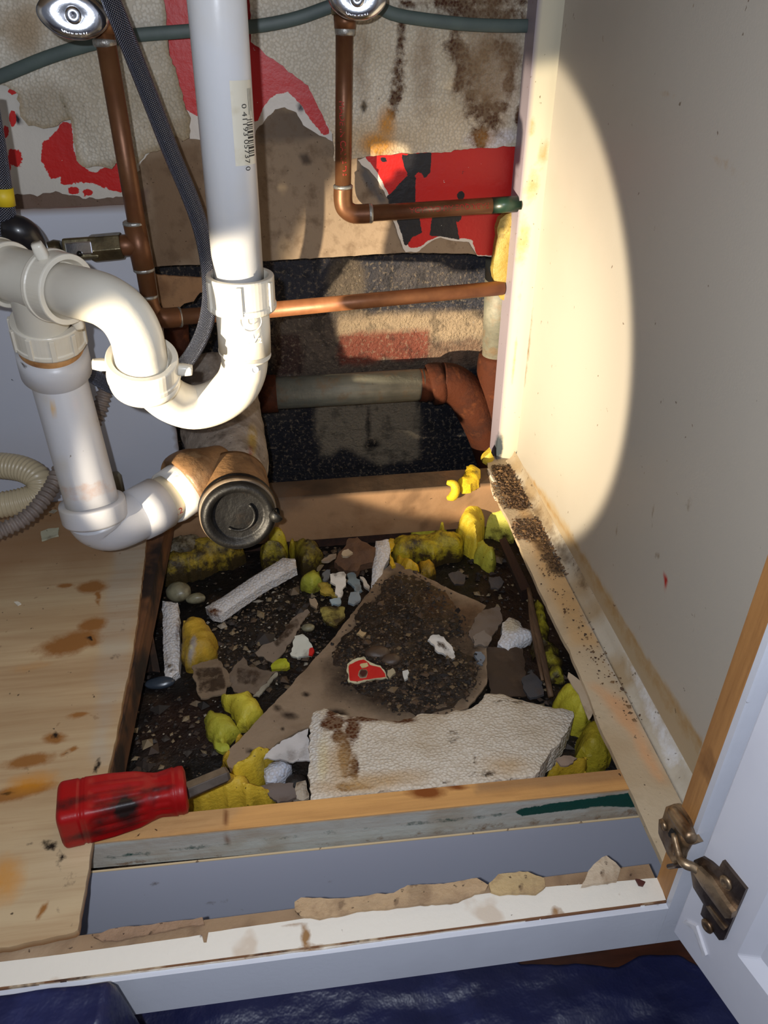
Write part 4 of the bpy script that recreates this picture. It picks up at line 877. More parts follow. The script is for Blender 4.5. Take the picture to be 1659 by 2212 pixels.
V, Fc = textmesh('FABRIQUE AU CANADA', .0080); aR = P(1123, 440, Y=YR) - P(797, 461, Y=YR); V = wrap(V - np.array([0, .003, 0]), P(968, 450, Y=YR), -aR, .0084, camd); obj('pipe_lettering', V, Fc, m_red, run, smooth=False)
V, Fc = textmesh('MADE IN CANADA', .0082); V = wrap(V - np.array([0, .003, 0]), P(741, 300, Y=YR), -av, .0084, camd + np.array([0.12, 0, 0])); obj('pipe_lettering', V, Fc, m_red, cr, smooth=False)
c2 = D(772, -4, .655); handle(c2, CAM - c2 + np.array([0, 0, -.05]), -R[1], .0240, .0165, cr)
V, Fc = tube([P(745, 32, Y=YR), P(746, -40, Y=YR)], .013, 24); obj('valve_stem_body', V, Fc, m_brass, cr)
V, Fc = tube([P(746, -20, Y=YR), c2 - (CAM - c2) / np.linalg.norm(CAM - c2) * .006], [.009, .0045], 20); obj('valve_spindle', V, Fc, m_brass, cr)

# ------------------------------------------------------------------ hoses
m_braid = mat('steel_braid', (176, 182, 202), .3, .7, uvbraid=(22, 520, (34, 38, 54)))
YH = .742
hp_ = [P(x, y, Y=yy) for x, y, yy in ((222, -70, .72), (236, -10, .725), (258, 45, .73), (292, 130, YH), (335, 240, YH), (372, 335, YH), (410, 425, YH), (437, 505, YH), (452, 590, YH), (452, 660, YH), (436, 725, YH), (402, 782, YH), (355, 822, YH), (300, 842, YH), (250, 838, .748), (205, 815, .755), (150, 780, .765), (90, 765, .77))]
V, Fc = tube(hp_, .0074, 32, 8); hz = obj('braided_hose', V, Fc, m_braid, uv=tube.uv, label='steel braided supply hose curving down between the left copper pipe and the tailpiece', cat='hose')
lh = thing('braided_hose', 'steel braided supply hose with a yellow tag at the left edge', 'hose', P(20, 500, Y=.70))
V, Fc = tube([P(x, y, Y=.70) for x, y in ((-30, 200), (-12, 300), (2, 390), (14, 470), (22, 520))], .0078, 32, 6); obj('hose_braid', V, Fc, m_braid, lh, uv=tube.uv)
V, Fc = tube([P(x, y, Y=.70) for x, y in ((5, 405), (11, 443))], .0082, 28); obj('hose_tag', V, Fc, mat('yellow_tape', (206, 178, 30), .5), lh)
V, Fc = tube([P(x, y, Y=yy) for x, y, yy in ((10, 492, .70), (40, 498, .70), (62, 515, .705), (78, 545, .71), (84, 575, .715))], [.010, .0125, .0120, .0105, .009], 24, 5); obj('hose_boot', V, Fc, mat('black_rubber', (22, 22, 28), .35, coat=.2), lh)
def corr(pts, r, amp, pitch, sub=40):
    q = crom(pts, sub); L = np.concatenate([[0], np.cumsum(np.linalg.norm(np.diff(q, axis=0), axis=1))]); n_ = int(L[-1] / pitch * 6)
    s = np.linspace(0, L[-1], n_); qq = np.column_stack([np.interp(s, L, q[:, i]) for i in range(3)])
    return tube(qq, r + amp * np.cos(s / pitch * 2 * math.pi), 28)
V, Fc = corr(DD([(235, 800, .82), (225, 850, .82), (205, 910, .82), (165, 980, .805), (128, 1018, .79), (112, 1052, .78), (78, 1098, .765), (40, 1128, .755), (-10, 1150, .745), (-60, 1165, .735)]), .0072, .0011, .0052)
obj('corrugated_tube', V, Fc, mat('grey_corrugated', (128, 116, 108), .55, var=[((86, 74, 66), 50, .4, .7, .7)], specks=[((176, 160, 140), 90, .15, .7, .6)]), label='thin grimy grey corrugated tube running down behind the white drain pipe', cat='hose')
V, Fc = corr(DD([(-90, 1000, .825), (-20, 1004, .82), (45, 1012, .815), (84, 1036, .812), (80, 1068, .810), (40, 1084, .806), (-20, 1094, .800), (-80, 1104, .795)]), .0135, .0006, .0042)
obj('corrugated_hose', V, Fc, mat('beige_hose', (186, 172, 142), .35, spec=.5), label='thick beige ribbed hose looping at the left edge above the plywood', cat='hose')
V, Fc = lathe([(0, .007), (.022, .007), (.024, .006)], P(256, 1062, Y=.785), (0, 0, 1), 6); obj('plastic_peg', V, Fc, mat('grey_peg', (120, 112, 92), .6), label='small grey peg standing behind the drain pipe collar', cat='peg')

# ------------------------------------------------------------------ old iron
m_galv = mat('galvanised_steel', (146, 140, 122), .6, .1, var=[((92, 90, 78), 16, .4, .65, .8), ((128, 106, 80), 50, .52, .68, .8)], wood=((84, 92, 84), 'X', 60, .5), specks=[((96, 70, 48), 90, .12, .8, .7)], bump=[('n', 120, .0008)])
m_rust = mat('rusty_iron', (70, 33, 16), .8, .0, spec=.2, var=[((44, 24, 18), 30, .42, .6, .85), ((110, 58, 28), 60, .55, .72, .6)], specks=[((40, 24, 18), 120, .14, .7, .7)], bump=[('n', 100, .0016)])
def rp(px_, x, y, Y): return px_ * depth(P(x, y, Y=Y)) / (2 * F)
YG = .917
gi = thing('iron_drain_pipe', 'old galvanised and rusted iron drain pipe low on the foundation wall', 'iron pipe', P(760, 900, Y=YG))
V, Fc = tube([P(590, 850, Y=YG), P(925, 830, Y=YG)], .0205, 40); obj('pipe_run', V, Fc, m_galv, gi)
V, Fc = tube([P(560, 852, Y=YG), P(598, 850, Y=YG)], [.0245, .0238], 40); obj('left_coupling', V, Fc, m_rust, gi)
V, Fc = tube([P(906, 832, Y=YG), P(912, 832, Y=YG), P(918, 832, Y=YG), P(924, 831, Y=YG), P(930, 831, Y=YG), P(936, 831, Y=YG)], [.0218, .0208, .0220, .0209, .0222, .0210], 40); obj('pipe_thread', V, Fc, m_rust, gi)
V, Fc = tube([P(928, 831, Y=YG), P(932, 830, Y=YG), P(948, 828, Y=YG), P(958, 826, Y=YG)], [.026, .0275, .0275, .0262], 40); obj('elbow_rim', V, Fc, m_rust, gi)
V, Fc = tube([P(952, 826, Y=YG), P(978, 830, Y=YG), P(1006, 852, Y=YG), P(1030, 890, Y=YG), P(1052, 940, Y=YG), P(1072, 1000, Y=YG), P(1085, 1040, Y=YG)], [.0262, .0260, .0262, .0264, .0264, .0264, .0264], 40, 6); obj('iron_elbow', V, Fc, m_rust, gi)
V, Fc = tube([P(1082, 560, Y=YG), P(1072, 772, Y=YG)], .0185, 36); obj('upright_pipe', V, Fc, m_galv, gi)
V, Fc = tube([P(1074, 765, Y=YG), P(1072, 800, Y=YG), P(1070, 900, Y=YG), P(1074, 980, Y=YG)], [.0235, .0255, .0255, .025], 40, 4); obj('iron_hub', V, Fc, m_rust, gi)
V, Fc = tube([P(372, 690, Y=.90), P(388, 880, Y=.90)], .018, 24); obj('iron_vent_pipe', V, Fc, m_rust, label='dark rusty upright pipe behind the braided hose', cat='iron pipe')
slab('cardboard_scrap', [(320, 592), (400, 598), (470, 602), (470, 628), (432, 632), (418, 650), (398, 656), (384, 668), (352, 668), (345, 650), (325, 640)], {'Y': .862}, .003, m_board, 'torn brown cardboard scrap on the wall between the left copper pipe and braided hose', 'cardboard scrap', jag=.0012,
     paint=lambda p: (base(p, (156, 118, 84)), p.fb(40, (110, 78, 54), 0, .5, 3, .7)), relief=(.001, 60))
#PART4
# ================================================================== THE HOLE AND ITS DEBRIS
ZG = -.086
def ground(x, y):
    p = np.column_stack([x, y, np.zeros(len(x))])
    return ZG + .0035 * fbm(p, 14, 3) + .0025 * fbm(p, 45, 7) + .0012 * fbm(p, 160, 9)
m_soil = mat('wet_soil', vcol=True, rough=.5, spec=.35, var=[((10, 8, 8), 30, .45, .65, .7)], specks=[((96, 74, 50), 140, .14, .86, .7), ((150, 140, 120), 170, .09, .93, .7)], bump=[('n', 90, .003), ('n', 330, .0012)])
nx, ny = 260, 190; xs = np.linspace(-.42, .42, nx); ys = np.linspace(.345, .963, ny); GX, GY = np.meshgrid(xs, ys)
V = np.column_stack([GX.ravel(), GY.ravel(), ground(GX.ravel(), GY.ravel())])
Fc = [(j * nx + i, j * nx + i + 1, (j + 1) * nx + i + 1, (j + 1) * nx + i) for j in range(ny - 1) for i in range(nx - 1)]
pt = Paint(V, (24, 18, 15)); pt.fb(12, (11, 9, 8), -.1, .4, 4, .9); pt.fb(40, (72, 54, 38), .15, .55, 11, .7)
pt.blob(400, 1570, 110, 70, (44, 26, 18), 0, .4, .4, 40, 3, .7); pt.poly([(420, 1400), (640, 1250), (700, 1300), (600, 1500), (450, 1500)], (50, 40, 30), 20, 20, 40, 3, .6)
pt.poly([(1030, 1180), (1140, 1170), (1230, 1400), (1150, 1500), (1040, 1400)], (64, 44, 32), 20, 20, 40, 3, .6)
obj('bare_soil', V, Fc, m_soil, paint=pt, label='dark wet soil and grit filling the bottom of the open floor', cat='soil', kind='stuff')
def gp(poly, lift=.004, tilt=(0, 0)):
    """a plane lying on the debris under a traced outline, tilted in x and y"""
    c = np.mean(np.array(poly, float), axis=0); o = P(c[0], c[1], Z=ZG + lift); n = np.array([-tilt[0], -tilt[1], 1.0]); n /= np.linalg.norm(n); return (o, n)
# --- cardboard
m_card = mat('wet_cardboard', vcol=True, rough=.65, spec=.3, stains=[(0, (44, 32, 24), .7, 45, .25)], var=[((96, 74, 56), 30, .5, .72, .4)], specks=[((40, 28, 20), 140, .13, .78, .7), ((140, 120, 96), 160, .08, .9, .5)], bump=[('n', 130, .0012)])
CARD = [(846, 1212), (870, 1222), (960, 1268), (1050, 1312), (1030, 1350), (1052, 1400), (1052, 1480), (1010, 1530), (900, 1566), (760, 1570), (690, 1574), (664, 1574), (640, 1584), (600, 1606), (566, 1640), (545, 1660), (520, 1682), (500, 1676), (492, 1652), (497, 1628), (560, 1560), (640, 1470), (720, 1380), (780, 1300), (825, 1240)]
def f(pt):
    base(pt, (148, 128, 106)); pt.fb(10, (118, 98, 78), 0, .5, 4, .8)
    pt.spoly(0, [(846, 1215), (1050, 1312), (1050, 1480), (1000, 1540), (860, 1560), (800, 1545), (700, 1500), (690, 1440), (740, 1370), (800, 1290)], 40, .62)
    for x, y, rx, ry in ((625, 1545, 20, 9), (600, 1530, 12, 8), (540, 1622, 12, 6), (610, 1575, 6, 5), (730, 1540, 26, 10), (660, 1500, 10, 6)): pt.stain(0, x, y, rx, ry, 10, .8)
    pt.blob(990, 1335, 50, 36, (122, 84, 52), 0, .5, .5, 50, 3, .7)
slab('cardboard_sheet', CARD, gp(CARD, .016, (.03, -.03)), .0022, m_card, 'large torn brown cardboard sheet lying diagonally across the hole', 'cardboard', jag=.0012, paint=f, relief=(.002, 22), bend=lambda c, v: .05 * c[:, 0] ** 2 * 4)
m_mud = mat('mud', vcol=True, rough=.5, spec=.5, var=[((20, 15, 12), 40, .42, .62, .8), ((92, 70, 48), 70, .56, .7, .7)], specks=[((150, 126, 90), 160, .1, .9, .7), ((70, 60, 52), 60, .2, .8, .6)], bump=[('n', 110, .004), ('n', 350, .0015)])
MUD = [(850, 1236), (900, 1244), (960, 1280), (1000, 1330), (1010, 1370), (990, 1400), (1040, 1440), (1030, 1490), (960, 1530), (900, 1545), (850, 1530), (800, 1500), (745, 1478), (730, 1440), (715, 1410), (740, 1380), (770, 1350), (770, 1320), (810, 1290), (815, 1262)]
slab('mud_pile', MUD, gp(MUD, .017, (.03, -.03)), .004, m_mud, 'pile of dark crumbly mud spread over the brown cardboard sheet', 'mud', step=.0035, jag=.006, jsc=70, dome=.006, domew=.03, relief=(.006, 45), paint=lambda p: (base(p, (52, 38, 27)), p.blob(830, 1410, 40, 20, (84, 68, 54), 0, .3, .4, 60, 3, .8), p.blob(960, 1300, 60, 30, (96, 62, 36), 0, .6, .5, 50, 3, .6)), kind='stuff')
# --- bead foam
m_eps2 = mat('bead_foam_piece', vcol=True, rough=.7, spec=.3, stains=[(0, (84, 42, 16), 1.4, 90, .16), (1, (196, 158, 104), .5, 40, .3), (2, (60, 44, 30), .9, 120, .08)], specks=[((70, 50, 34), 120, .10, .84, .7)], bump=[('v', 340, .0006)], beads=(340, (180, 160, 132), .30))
BIG = [(677, 1540), (700, 1530), (742, 1546), (773, 1550), (820, 1556), (860, 1559), (896, 1549), (912, 1542), (924, 1541), (961, 1544), (985, 1536), (1006, 1535), (1034, 1521), (1048, 1499), (1080, 1498), (1110, 1508), (1144, 1517), (1190, 1528), (1240, 1536), (1238, 1548), (1231, 1563), (1222, 1586), (1208, 1604), (1192, 1622), (1180, 1638), (1168, 1655), (1158, 1676), (1000, 1694), (840, 1710), (759, 1717), (672, 1726), (668, 1680), (670, 1604), (668, 1570)]
def f(pt):
    base(pt, (226, 218, 204)); pt.fb(18, (204, 190, 168), 0, .5, 4, .6)
    pt.blob(682, 1600, 16, 60, (226, 224, 220), 0, .4, .4); pt.blob(697, 1640, 12, 50, (222, 204, 140), 0, .5, .4, 50, 3, .5)
    for x, y, rx, ry in ((720, 1562, 26, 20), (760, 1575, 18, 34), (745, 1630, 13, 50), (730, 1590, 14, 22), (765, 1660, 10, 30), (800, 1552, 46, 8), (868, 1554, 34, 9), (715, 1540, 16, 8), (755, 1700, 46, 8)): pt.stain(0, x, y, rx, ry, 0, .9)
    pt.stain(1, 800, 1690, 120, 22, -6, .7); pt.stain(1, 735, 1650, 30, 70, 0, .6); pt.stain(1, 1090, 1655, 70, 30, 0, .5)
    for x, y, rx, ry in ((980, 1590, 26, 26), (1050, 1670, 70, 14), (1025, 1640, 10, 20), (965, 1690, 16, 8), (1100, 1515, 60, 10), (722, 1642, 6, 5), (840, 1640, 10, 6)): pt.stain(2, x, y, rx, ry, 0, .48)
pa = P(760, 1716, Z=-.026); pb = P(1150, 1677, Z=-.026); pc = P(1000, 1530, Z=-.052)
slab('foam_slab', BIG, plane3(pa, pb, pc), .024, m_eps2, 'large broken white bead foam slab with a rust stain leaning on the pine rail', 'foam slab', step=.0032, jag=.0022, jsc=190, relief=(.0022, 45), dome=.002, domew=.004, paint=f, undercut=.03, seed=3)
STR = [([(443, 1312), (456, 1326), (475, 1329), (520, 1298), (566, 1266), (604, 1245), (640, 1226), (637, 1207), (612, 1205), (570, 1230), (530, 1256), (480, 1290)], .022, 'long white bead foam strip lying diagonally near the black cap', (.05, .1), 0),
       ([(351, 1298), (384, 1302), (387, 1350), (389, 1410), (386, 1450), (370, 1464), (356, 1462), (352, 1400)], .016, 'upright white bead foam strip along the left side of the hole', (0, .15), 1),
       ([(812, 1169), (840, 1164), (844, 1195), (830, 1225), (818, 1262), (802, 1270), (806, 1215)], .018, 'short white bead foam strip standing at the tip of the cardboard sheet', (0, .3), 2)]
for poly, lift, lb, tl_, sd in STR:
    def f(pt, sd=sd):
        base(pt, (214, 212, 212)); pt.fb(60, (170, 160, 150), .1, .5, 4 + sd, .6)
        if sd == 0: pt.stain(0, 455, 1322, 22, 10, 0, .7)
        if sd == 1: pt.stain(0, 384, 1370, 8, 60, 0, .5); pt.stain(2, 368, 1440, 22, 20, 0, .5)
    slab('foam_strip', poly, gp(poly, lift, tl_), .012, m_eps2, lb, 'foam strip', step=.003, jag=.0009, jsc=240, dome=.003, domew=.003, relief=(.0012, 120), paint=f, seed=sd)
CR = [(1085, 1345), (1100, 1334), (1122, 1340), (1130, 1356), (1152, 1362), (1150, 1380), (1120, 1392), (1098, 1406), (1074, 1392), (1084, 1370)]
slab('foam_crumb', CR, gp(CR, .02, (0, .2)), .012, m_eps2, 'broken white bead foam lump beside the thin splinter on the right', 'foam lump', step=.003, jag=.002, jsc=200, dome=.006, domew=.006, relief=(.003, 90), paint=lambda p: (base(p, (220, 220, 224)), p.blob(1105, 1350, 24, 16, (196, 184, 160), 0, .4, .4, 60)))
CR = [(568, 1662), (580, 1648), (612, 1640), (630, 1652), (618, 1676), (594, 1692), (574, 1690)]
slab('foam_crumb', CR, gp(CR, .022, (0, .2)), .014, m_eps2, 'bluish white bead foam lump between the yellow foam and folded paper', 'foam lump', step=.003, jag=.002, jsc=200, dome=.008, domew=.006, relief=(.003, 90), paint=lambda p: base(p, (200, 204, 216)))
CR = [(632, 1722), (640, 1690), (660, 1686), (668, 1722), (655, 1730)]
slab('foam_crumb', CR, gp(CR, .03, (0, .2)), .014, m_eps2, 'small dirty bead foam piece tucked at the left end of the big slab', 'foam lump', step=.003, jag=.002, jsc=200, dome=.005, domew=.006, relief=(.003, 90), paint=lambda p: (base(p, (186, 172, 154)), p.fb(60, (110, 90, 70), 0, .4)))
# --- yellow foam
m_yel = mat('yellow_foam', vcol=True, rough=.5, spec=.4, stains=[(0, (58, 46, 22), 1.1, 75, .14)], var=[((140, 112, 30), 34, .45, .7, .65), ((232, 222, 140), 50, .62, .8, .5)], specks=[((44, 34, 20), 130, .14, .68, .85), ((70, 54, 24), 260, .14, .7, .7)], bump=[('n', 150, .0016), ('n', 500, .0004)])
YEL = [
 ('amber yellow foam chunk with a grey smear beside the upright foam strip', [(396, 1352), (420, 1346), (440, 1350), (460, 1366), (471, 1388), (468, 1416), (450, 1432), (425, 1446), (400, 1446), (392, 1420), (394, 1380)], .020, .012, (196, 158, 52), .1),
 ('pale yellow foam flake left of the cardboard, higher of the two', [(480, 1508), (510, 1504), (545, 1505), (560, 1520), (571, 1536), (555, 1560), (535, 1578), (512, 1570), (508, 1550), (490, 1535)], .020, .006, (204, 190, 60), .08),
 ('greenish yellow foam flake under the pale flake left of the cardboard', [(440, 1556), (458, 1545), (490, 1550), (510, 1562), (518, 1582), (500, 1596), (480, 1618), (462, 1606), (446, 1590)], .016, .007, (176, 172, 56), .12),
 ('lumpy yellow foam bank under the screwdriver tip', [(384, 1748), (398, 1716), (440, 1706), (480, 1690), (505, 1690), (540, 1688), (545, 1715), (592, 1722), (590, 1738), (540, 1746), (470, 1746), (420, 1752)], .034, .016, (216, 180, 56), .1),
 ('curled yellow foam roll along the lower edge of the cardboard', [(500, 1690), (512, 1676), (540, 1656), (560, 1642), (588, 1634), (590, 1650), (572, 1672), (560, 1694), (534, 1702), (510, 1704)], .036, .014, (206, 176, 50), .06),
 ('narrow yellow foam rib left of the cardboard corner', [(474, 1660), (488, 1634), (505, 1610), (522, 1590), (530, 1592), (508, 1624), (498, 1650), (490, 1676)], .022, .008, (200, 162, 50), .15),
 ('yellow foam column climbing beside the splinter on the right', [(1150, 1300), (1166, 1300), (1180, 1345), (1190, 1390), (1206, 1402), (1214, 1440), (1216, 1480), (1188, 1480), (1172, 1440), (1164, 1400), (1152, 1420), (1150, 1372), (1158, 1340)], .014, .008, (168, 158, 42), .35),
 ('smooth yellow foam lump behind the right corner of the big slab', [(1192, 1516), (1205, 1498), (1226, 1492), (1246, 1504), (1262, 1530), (1272, 1558), (1262, 1576), (1240, 1572), (1222, 1552), (1206, 1536)], .030, .014, (186, 176, 52), .08),
 ('big olive yellow foam lump in the front right corner', [(1246, 1600), (1262, 1578), (1290, 1580), (1318, 1612), (1316, 1640), (1308, 1664), (1260, 1668), (1244, 1640)], .028, .018, (172, 156, 42), .15),
 ('low yellow foam lump behind the rail at the front right', [(1180, 1668), (1196, 1652), (1222, 1650), (1262, 1652), (1268, 1670), (1220, 1676), (1180, 1680)], .030, .010, (192, 158, 44), .12),
 ('bright yellow foam lump in the rear right corner under the beam', [(985, 1130), (1010, 1120), (1040, 1118), (1046, 1150), (1040, 1176), (1028, 1196), (1008, 1190), (992, 1166)], .030, .022, (232, 204, 60), .04),
 ('pale yellow foam lump against the side cleat in the rear corner', [(1044, 1120), (1070, 1108), (1098, 1116), (1112, 1160), (1090, 1160), (1062, 1150), (1048, 1150)], .030, .018, (214, 208, 90), .2),
 ('tongue of yellow foam hanging below the rear right foam lump', [(1024, 1186), (1042, 1180), (1060, 1192), (1074, 1216), (1062, 1228), (1040, 1214), (1028, 1202)], .022, .010, (196, 190, 70), .04),
 ('thin yellow foam lip under the middle of the rear beam', [(880, 1136), (905, 1130), (940, 1128), (936, 1146), (912, 1152), (890, 1146)], .034, .012, (212, 200, 64), .04),
 ('small yellow foam drip under the rear beam', [(944, 1130), (966, 1128), (964, 1148), (952, 1160), (944, 1146)], .034, .010, (204, 190, 60), .04),
 ('speckled olive foam bank stretching behind the cardboard tip', [(850, 1180), (870, 1170), (900, 1172), (940, 1168), (985, 1160), (1000, 1180), (992, 1200), (960, 1206), (930, 1222), (905, 1210), (880, 1214), (852, 1210)], .022, .012, (176, 158, 34), .35),
 ('orange yellow foam sliver behind the cardboard tip', [(858, 1208), (880, 1212), (900, 1226), (912, 1246), (890, 1244), (868, 1228)], .020, .006, (206, 166, 40), .06),
 ('small ochre foam flake right of the orange sliver', [(906, 1222), (930, 1220), (938, 1240), (926, 1252), (908, 1244)], .018, .006, (176, 140, 34), .3),
 ('thin yellow foam sliver clinging to the short foam strip', [(838, 1166), (850, 1164), (852, 1180), (846, 1200), (856, 1222), (848, 1222), (840, 1200)], .022, .005, (216, 176, 40), .04),
 ('large muddy yellow foam bank at the rear left of the hole', [(318, 1250), (320, 1222), (352, 1216), (380, 1206), (410, 1190), (440, 1182), (500, 1186), (530, 1200), (500, 1216), (470, 1218), (450, 1232), (410, 1248), (370, 1256)], .024, .014, (176, 150, 44), .40),
 ('grey crusted foam lump at the rear left of the hole', [(345, 1212), (360, 1196), (400, 1184), (440, 1180), (452, 1196), (436, 1216), (400, 1228), (362, 1226)], .034, .014, (150, 142, 124), .35),
 ('yellow foam edge left of the black cap', [(396, 1170), (430, 1166), (448, 1172), (466, 1188), (440, 1190), (404, 1180)], .032, .008, (176, 156, 44), .2),
 ('glossy yellow foam lump right under the black cap', [(578, 1164), (600, 1154), (616, 1160), (620, 1184), (604, 1196), (582, 1190)], .034, .014, (186, 166, 44), .06),
 ('round olive foam lump between the long strip and the black cap', [(560, 1196), (585, 1186), (614, 1192), (624, 1212), (600, 1222), (566, 1218)], .026, .014, (156, 140, 38), .3),
 ('olive foam bank right of the long foam strip', [(630, 1186), (655, 1184), (690, 1186), (700, 1206), (684, 1226), (655, 1236), (640, 1214)], .022, .012, (134, 120, 36), .40),
 ('small yellow foam nub beside the rear beam right of the cap', [(626, 1172), (640, 1168), (644, 1190), (630, 1196)], .032, .010, (160, 140, 40), .2),
 ('lime yellow foam flake below the olive bank', [(650, 1262), (665, 1240), (690, 1232), (696, 1258), (680, 1272), (660, 1270)], .018, .006, (172, 172, 60), .1),
 ('dull yellow foam flake left of the white shards', [(686, 1262), (704, 1256), (716, 1262), (728, 1286), (700, 1288), (688, 1276)], .018, .005, (176, 150, 60), .12),
 ('mottled square foam flake left of the cardboard edge', [(694, 1314), (720, 1310), (746, 1312), (745, 1334), (726, 1352), (706, 1346), (694, 1330)], .016, .004, (160, 148, 78), .4),
 ('tiny lime foam flake near the white paper chip', [(584, 1434), (600, 1424), (616, 1420), (622, 1438), (606, 1446), (588, 1444)], .016, .004, (168, 172, 40), .1),
 ('hooked lime foam scrap under the greenish flake', [(466, 1604), (492, 1606), (500, 1622), (480, 1624), (468, 1616)], .016, .004, (170, 176, 60), .1),
]
for k, (lb, poly, lift, dome, c, dirt) in enumerate(YEL):
    def f(pt, c=c, k=k, dirt=dirt):
        base(pt, c); pt.fb(30, tuple(int(q * .82) for q in c), 0, .5, k, .7); pt.fb(60, tuple(min(255, int(q * 1.12)) for q in c), .1, .5, k + 3, .6)
        pt.st[:, 0] = (dirt + .10) * (1 + .7 * fbm(pt.p, 25, k)) + .25 * ss(-pt.p[:, 2], -ZG - .022, -ZG - .004)
        if k == 0: pt.blob(415, 1400, 6, 28, (150, 140, 130), 10, .3, .4, 60)
    slab('yellow_foam', poly, gp(poly, lift * .45 if dome > .005 else lift, (0, .1)), (.010 + lift * .3) if dome > .005 else .004, m_yel, lb, 'insulation foam', step=.0024, jag=.0034, jsc=130, dome=dome + (lift * .5 if dome > .005 else 0), domew=.011, rnd=dome > .005, relief=(.0075 if dome > .007 else .003, 62), paint=f, seed=k)
# foam on the beam, the post and the strip
def f(pt): base(pt, (224, 188, 40)); pt.fb(40, (190, 150, 30), 0, .5)
V, Fc = tube([P(966, 1042, Y=.786), P(980, 1046, Y=.782), P(984, 1060, Y=.780), P(978, 1072, Y=.782), P(968, 1076, Y=.786)], [.003, .0050, .0055, .0058, .0032], 18, 5)
V = np.array(V); pt = Paint(V, (224, 190, 44)); obj('yellow_foam', V, Fc, m_yel, paint=pt, label='curled yellow foam drip stuck to the front of the rear beam', cat='insulation foam')
q = [(988, 1040), (1000, 1028), (1006, 1008), (1024, 1006), (1038, 1016), (1034, 1036), (1016, 1046), (996, 1048)]
slab('yellow_foam', q, plane3(P(990, 1044, Y=.787), P(1040, 1036, Y=.787), P(1015, 1010, Z=.006)), .012, m_yel, 'yellow foam clump squashed on top of the rear beam by the post', 'insulation foam', step=.003, jag=.0025, jsc=110, dome=.008, domew=.006, relief=(.006, 70), paint=lambda p: (f(p), p.spoly(0, [(1000, 1010), (1040, 1010), (1035, 1030), (1005, 1030)], 6, .45)))
q = [(1042, 1000), (1052, 980), (1062, 972), (1066, 992), (1056, 1006)]
slab('yellow_foam', q, {'Y': .84}, .010, m_yel, 'small yellow foam tuft at the foot of the white rear post', 'insulation foam', step=.003, jag=.002, jsc=110, dome=.005, domew=.006, relief=(.004, 70), paint=lambda p: base(p, (196, 172, 60)))
q = [(1080, 474), (1092, 462), (1112, 456), (1124, 452), (1116, 560), (1104, 640), (1098, 656), (1082, 646), (1070, 624), (1066, 590), (1072, 520)]
slab('yellow_foam', q, {'Y': .872}, .012, m_yel, 'flat yellow foam slab hanging on the wall beside the white rear post', 'insulation foam', step=.0035, jag=.0015, jsc=90, dome=.004, domew=.006, relief=(.003, 40), paint=lambda p: (base(p, (160, 134, 62)), p.fb(12, (180, 156, 84), 0, .5), p.stain(0, 1090, 500, 14, 30, 0, .4)))
